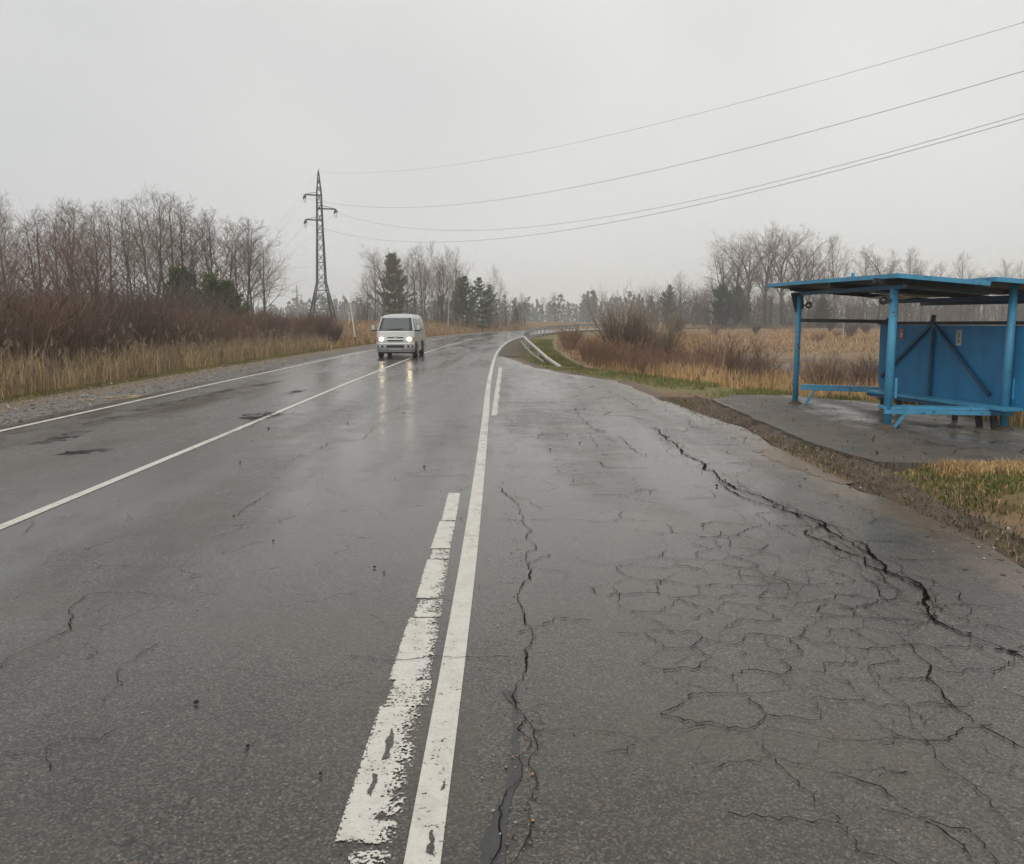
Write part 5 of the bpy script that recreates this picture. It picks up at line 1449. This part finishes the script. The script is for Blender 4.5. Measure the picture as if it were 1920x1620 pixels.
# ---- the far forest, one hazy mass
V = []; F = []; C = []
for k_ in range(1100):
    th = srng.uniform(-.36, .62); d_ = srng.uniform(380, 620); x = math.sin(th) * d_; y = math.cos(th) * d_; z = hz(x, y) - .3
    H = srng.uniform(10, 16.5) * (.8 + .35 * float(fbm(th * 14, 3.0))); w = H * srng.uniform(.13, .22); con = srng.random() < .75
    col = np.array((.042, .055, .035) if con else (.10, .085, .07)) * srng.uniform(.7, 1.3)
    for q_ in range(42):
        t_ = srng.random() ** .8; a = srng.random() * 6.28
        rr = w * ((1 - t_) ** .8 + .06 if con else math.sin(math.pi * min(1, t_ * .85 + .12))) * srng.uniform(.5, 1.15)
        c_ = np.array([x + rr * math.cos(a), y + rr * math.sin(a), z + H * (.12 + .88 * t_)])
        s_ = H * .065 * srng.uniform(.6, 1.3); b = len(V)
        e1 = srng.normal(0, 1, 3); e1 /= np.linalg.norm(e1); e2 = np.cross(e1, srng.normal(0, 1, 3)); e2 /= np.linalg.norm(e2) + 1e-9
        V += [c_ - e1 * s_, c_ + e1 * s_, c_ + e2 * s_ * 1.3 + [0, 0, s_ * .5]]; F.append((b, b + 1, b + 2)); C += [col * srng.uniform(.8, 1.2)] * 3
    b = len(V); V += [np.array([x - .15, y, z - .2]), np.array([x + .15, y, z - .2]), np.array([x, y + .05, z + H])]; F.append((b, b + 1, b + 2)); C += [np.array((.06, .05, .04))] * 3
M['far_wood'] = attr_mat('far_forest', .9)
set_props(link('forest', mesh_np('forest', V, F, M['far_wood'], colors=C)), 'hazy blue-green forest along the horizon', 'forest', kind='stuff')

# ------------------------------------------------------------------ grasses and reeds (blades)
def blades(name, x, y, z, h, w, lean, cols, mat, label, cat, head=None):
    n_ = len(x); az = 5.5 * fbm(x * .55, y * .55 + 31) + srng.normal(0, .9, n_); la = (srng.normal(0, 1, n_) + .5 * np.abs(srng.normal(0, 1, n_))) * lean
    cols = cols * (1 + .38 * fbm(x * .8, y * .8 + 50, 4))[:, None]
    dx = np.cos(az) * la * h; dy = np.sin(az) * la * h; fx = srng.random(n_) * 6.283; sx = np.cos(fx) * w / 2; sy = np.sin(fx) * w / 2
    V = np.empty((n_, 6, 3)); 
    V[:, 0] = np.stack([x - sx, y - sy, z - .02], 1); V[:, 1] = np.stack([x + sx, y + sy, z - .02], 1)
    mx, my, mz = x + dx * .35, y + dy * .35, z + h * .58
    V[:, 2] = np.stack([mx + sx * .8, my + sy * .8, mz], 1); V[:, 3] = np.stack([mx - sx * .8, my - sy * .8, mz], 1)
    ez = z + h * np.clip(1 - .3 * np.abs(la), .5, 1)
    V[:, 4] = np.stack([x + dx + sx * .12, y + dy + sy * .12, ez], 1); V[:, 5] = np.stack([x + dx - sx * .12, y + dy - sy * .12, ez], 1)
    b = (np.arange(n_) * 6)[:, None]
    F = np.concatenate([b + [[0, 1, 2, 3]], b + [[3, 2, 4, 5]]], 0); C = np.repeat(cols, 6, axis=0); V = V.reshape(-1, 3)
    if head is not None:        # feathery seed heads on some of the stems
        hi = np.where(srng.random(n_) < head)[0]; hv = []; hf = []; hc = []
        for i in hi:
            e_ = np.array([x[i] + dx[i], y[i] + dy[i], ez[i]])
            for q_ in range(5):
                o_ = srng.normal(0, .02, 3); l_ = np.array([dx[i], dy[i], 0]) * .1 + srng.normal(0, .03, 3) + [0, 0, srng.uniform(.06, .15)]; s_ = srng.normal(0, .012, 3); k0 = len(hv)
                hv += [e_ + o_ - l_ * .8 - s_, e_ + o_ - l_ * .8 + s_, e_ + o_ + l_ * .6 + s_ * .3, e_ + o_ + l_ * .6 - s_ * .3]; hf.append((k0, k0 + 1, k0 + 2, k0 + 3))
                hc += [np.array((.22, .165, .12)) * srng.uniform(.7, 1.2)] * 4
        if hv:
            F = np.concatenate([F, np.array(hf) + len(V)]); V = np.concatenate([V, np.array(hv)]); C = np.concatenate([C, np.array(hc)])
    return set_props(link(name, mesh_np(name, V, F, mat, colors=C)), label, cat, kind='stuff')
M['blade'] = attr_mat('grass_blades', .85, translucent=.15)
def pal(n_, cs, var=.25):
    c = np.array(cs)[srng.integers(0, len(cs), n_)]; return c * srng.uniform(1 - var, 1 + var, (n_, 1))
STRAW = [(.42, .31, .16), (.36, .26, .13), (.27, .18, .09), (.46, .37, .22), (.20, .125, .07)]
OCHRE = [(.52, .34, .15), (.46, .29, .12), (.40, .235, .10), (.56, .40, .20), (.30, .17, .08)]
GREEN = [(.105, .125, .025), (.14, .15, .035), (.20, .165, .06), (.08, .105, .022)]
MOSS = [(.20, .165, .055), (.16, .15, .04), (.26, .19, .08), (.13, .125, .03)]
RUST = [(.27, .135, .062), (.22, .11, .055), (.33, .19, .09), (.18, .09, .05)]
# reeds behind the left gravel
n_ = 15000; y = 13 + 42 * srng.random(n_) ** 1.35; v_ = 2.55 + srng.gamma(2.0, .55, n_); x = road_x(y) - 7.4 - v_ - .02 * np.clip(y - 16, 0, 40)
cl = fbm(x * .8, y * .8) * .8 + .5 * fbm(x * 3, y * 3); keep = cl > -.5; x, y, cl = x[keep], y[keep], cl[keep]
h = np.clip(.45 + .5 * smooth01(2.4, 4.2, road_x(y) - 7.4 - x) + .55 * cl + srng.normal(0, .22, len(x)), .15, 1.75)
blades('reeds', x, y, hgt(x, y), h, srng.uniform(.006, .018, len(x)), .34, pal(len(x), STRAW, .35), M['blade'], 'tall straw-coloured reeds along the left verge', 'reeds', .05)
n_ = 420; y = 14 + 34 * srng.random(n_) ** 1.2; x = road_x(y) - 7.4 - srng.uniform(3.6, 5.4, n_)
blades('reeds', x, y, hgt(x, y), srng.uniform(.9, 1.8, n_), np.full(n_, .012), .22, pal(n_, [(.36, .27, .15), (.30, .21, .12)]), M['blade'], 'plumed reed stalks rising above the left verge reeds', 'reeds', .55)
# mossy short turf in front of the reeds
n_ = 30000; y = 12 + 75 * srng.random(n_) ** 1.8; x = road_x(y) - 7.4 - srng.normal(2.75, .38, n_)
blades('verge_turf', x, y, hgt(x, y), srng.uniform(.03, .11, n_), srng.uniform(.008, .02, n_), .5, pal(n_, MOSS), M['blade'], 'short mossy turf edging the left gravel shoulder', 'grass')
# dry rust grass on the rise to the left
n_ = 26000; y = 48 + 85 * srng.random(n_); x = road_x(y) - 7.4 - (2.4 + 24 * srng.random(n_) ** 1.4)
blades('dry_grass', x, y, hgt(x, y), srng.uniform(.15, .55, n_), srng.uniform(.02, .05, n_), .35, pal(n_, RUST + MOSS[:1] + STRAW[:2]), M['blade'], 'tawny dry grass on the rise below the pylon', 'grass')
# yellow grass right
n_ = 42000; y = 16.5 + 19 * srng.random(n_) ** 1.1; x = brow_x(y) + .25 + 14 * srng.random(n_) ** 1.1
k2 = x < .66 * y + 1; x, y = x[k2], y[k2]; cl = fbm(x * .9, y * .9 + 7)
k2 = (cl > -.6) & (x / y + .05 * cl > .155 + .05 * srng.random(len(x))); x, y, cl = x[k2], y[k2], cl[k2]
blades('tall_grass', x, y, hgt(x, y), np.clip(.10 + .3 * cl + srng.normal(0, .12, len(x)) + .5 * smooth01(0, 2.6, x - brow_x(y)), .06, 1.1), srng.uniform(.008, .02, len(x)), .3, pal(len(x), OCHRE), M['blade'], 'golden dry grass below the bank on the right', 'grass', .03)
n_ = 9000; y = 8 + 10 * srng.random(n_); x = np.where(y < 11.6, 8.5, 7.25) + 5 * srng.random(n_)
blades('tall_grass', x, y, hgt(x, y), srng.uniform(.25, .75, n_), srng.uniform(.008, .018, n_), .3, pal(n_, OCHRE), M['blade'], 'golden dry grass right behind the shelter panel', 'grass')
# red-brown grass and stalks on the right bank
n_ = 26000; y = 27 + 80 * srng.random(n_) ** 1.2; x = brow_x(y) + .8 + 15 * srng.random(n_)
blades('dry_grass', x, y, hgt(x, y), srng.uniform(.08, .2, n_) + srng.uniform(.1, .6, n_) * smooth01(.6, 3.5, x - brow_x(y)), srng.uniform(.012, .035, n_), .35, pal(n_, RUST + OCHRE[:1] + MOSS[:1]), M['blade'], 'red-brown dry stalks on the bank below the guardrail', 'grass')
n_ = 26000; y = 74 + 76 * srng.random(n_); x = .1 * y + .58 * y * srng.random(n_)
k2 = (road_dist(x, y) > 2.5) & (np.hypot((x - POND[0]) / POND[2], (y - POND[1]) / POND[3]) > 1.02); x, y = x[k2], y[k2]
blades('dry_grass', x, y, hgt(x, y), srng.uniform(.1, .3, len(x)) + np.clip(.5 * fbm(x * .12, y * .12 + 5), 0, .5), srng.uniform(.03, .07, len(x)), .5, pal(len(x), RUST + OCHRE), M['blade'], 'tawny dry grass on the far bank beyond the pond', 'grass')
# green turf along the brow and by the pad
n_ = 36000; y = 15.5 + 62 * srng.random(n_) ** 1.5; d_ = -srng.gamma(1.6, .55, n_) + .5; x = brow_x(y) + d_
k2 = (x > lay_x(y) + .35 + .9 * smooth01(24, 17, y) * (y < 24)) & (x > road_x(y) + 1.0) & ~((y < 17.4) & (x < 7.2)); x, y = x[k2], y[k2]
gcl = fbm(x * 1.1, y * 1.1 + 2); k2 = gcl > -.25; x, y = x[k2], y[k2]
blades('verge_turf', x, y, hgt(x, y), srng.uniform(.04, .15, len(x)), srng.uniform(.008, .02, len(x)), .5, pal(len(x), GREEN + MOSS[:1]), M['blade'], 'short green turf along the brow beside the lay-by', 'grass')
n_ = 16000; y = 5.2 + 3.7 * srng.random(n_); x = 3.6 + 2.2 * srng.random(n_); f_ = fbm(x * 1.6, y * 1.6 + 11)
k2 = (f_ > -.55 + .8 * smooth01(4.2, 3.7, x)) & ((y < 8.85)); x, y = x[k2], y[k2]
gz_ = hgt(x, y)
blades('verge_turf', x, y, gz_, srng.uniform(.02, .085, len(x)), srng.uniform(.006, .014, len(x)), .8, pal(len(x), GREEN[:3] + GREEN[:2] + GREEN[3:] + OCHRE[:1]), M['blade'], 'tufty green grass in the dirt before the shelter pad', 'grass')
n_ = 2600; y = 8.2 + .6 * srng.random(n_); x = 4.3 + 1.6 * srng.random(n_)
blades('tall_grass', x, y, hgt(x, y), srng.uniform(.04, .13, n_), srng.uniform(.006, .012, n_), .8, pal(n_, OCHRE + STRAW[:1]), M['blade'], 'matted straw grass along the near edge of the pad', 'grass')
n_ = 3600; y = 5.4 + 12.6 * srng.random(n_); x = lay_x(y) + .03 + srng.gamma(1.6, .17, n_)
bz = np.interp(x - lay_x(y), [0, .12, .35, .6, .9], [0, .02, .09, .10, .08]) * smooth01(18.2, 16.2, y) * smooth01(5.2, 7.5, y)
blades('leaf_litter', x, y, bz, srng.uniform(.01, .04, n_), srng.uniform(.004, .016, n_), 1.6, pal(n_, [(.20, .13, .07), (.30, .21, .11), (.08, .05, .03), (.14, .09, .05), (.10, .11, .03)], .4), M['blade'], 'scraps of straw and dead leaves over the dirt bank', 'litter')
n_ = 220; y = 9.1 + 7 * srng.random(n_); x = 3.95 + 2.9 * srng.random(n_) ** 1.6
blades('leaf_litter', x, y, np.full(n_, .137), srng.uniform(.004, .012, n_), srng.uniform(.006, .016, n_), 2.2, pal(n_, [(.16, .11, .06), (.24, .17, .09), (.06, .045, .03)], .4), M['blade'], 'dead leaf scraps scattered over the shelter pad', 'litter')
V = []; F = []; C = []
octv = np.array([(1, 0, 0), (-1, 0, 0), (0, 1, 0), (0, -1, 0), (0, 0, 1), (0, 0, -.3)], float); octf = np.array([(0, 2, 4), (2, 1, 4), (1, 3, 4), (3, 0, 4), (2, 0, 5), (1, 2, 5), (3, 1, 5), (0, 3, 5)])
def stones(n_, fx, smin, smax, cols):
    for k_ in range(n_):
        x_, y_, z_ = fx(); s_ = smin + (smax - smin) * srng.random() ** 2.5; b0 = len(V)
        ca, sa = math.cos(k_), math.sin(k_); sc_ = np.array([s_ * srng.uniform(.7, 1.4), s_ * srng.uniform(.7, 1.3), s_ * srng.uniform(.4, .8)])
        for v_ in octv * sc_ * srng.uniform(.75, 1.2, (6, 1)): V.append((x_ + v_[0] * ca - v_[1] * sa, y_ + v_[0] * sa + v_[1] * ca, z_ + v_[2] + s_ * .15))
        F.extend((octf + b0).tolist()); C.extend([np.array(cols[srng.integers(len(cols))]) * srng.uniform(.7, 1.3)] * 6)
def f_bank():
    y_ = 4 + 14 * srng.random(); d0 = srng.normal(.12, .28); return float(lay_x(y_)) + d0, y_, float(np.interp(d0, [0, .12, .35, .6, .9], [.003, .02, .09, .10, .08])) * float(smooth01(18.2, 16.2, y_) * smooth01(5.2, 7.5, y_))
def f_grav():
    y_ = 11 + 32 * srng.random() ** 1.5; o_ = srng.uniform(7.45, 9.9); return float(road_x(y_)) - o_, y_, .0
def f_joint():
    y_ = 2.2 + 16 * srng.random() ** 1.6; return .02 + srng.normal(0, .05), y_, .004
def f_bay():
    y_ = 2.0 + 14 * srng.random() ** 1.6; return srng.uniform(-2.5, 3.3), y_, .003
PEB = [(.20, .18, .155), (.28, .255, .22), (.12, .105, .09), (.24, .15, .09), (.33, .31, .28)]
stones(900, f_bank, .004, .022, PEB[:3] + [(.09, .065, .045)] * 2); stones(2600, f_grav, .010, .045, PEB); stones(500, f_joint, .002, .009, PEB + [(.30, .17, .09)]); stones(420, f_bay, .002, .007, PEB + [(.04, .035, .03)] * 3)
set_props(link('pebbles', mesh_np('pebbles', V, F, attr_mat('pebbles', .8), colors=C)), 'loose grit and pebbles along the road edges', 'gravel', kind='stuff')

# ================================================================== haze
hb = MB(); hb.box((0, 485, 18), (2060, 1090, 46))
t = NT('damp_air')
pv = t.n('ShaderNodeVolumePrincipled'); pv.inputs['Color'].default_value = (.965, .985, 1.0, 1); pv.inputs['Density'].default_value = .0011; pv.inputs['Anisotropy'].default_value = .3
t.l(pv.outputs[0], t.out.inputs['Volume'])
hz_o = hb.build('haze', t.m); set_props(hz_o, 'thin damp haze over the whole scene', 'haze', kind='stuff')
hz_o.display_type = 'WIRE'
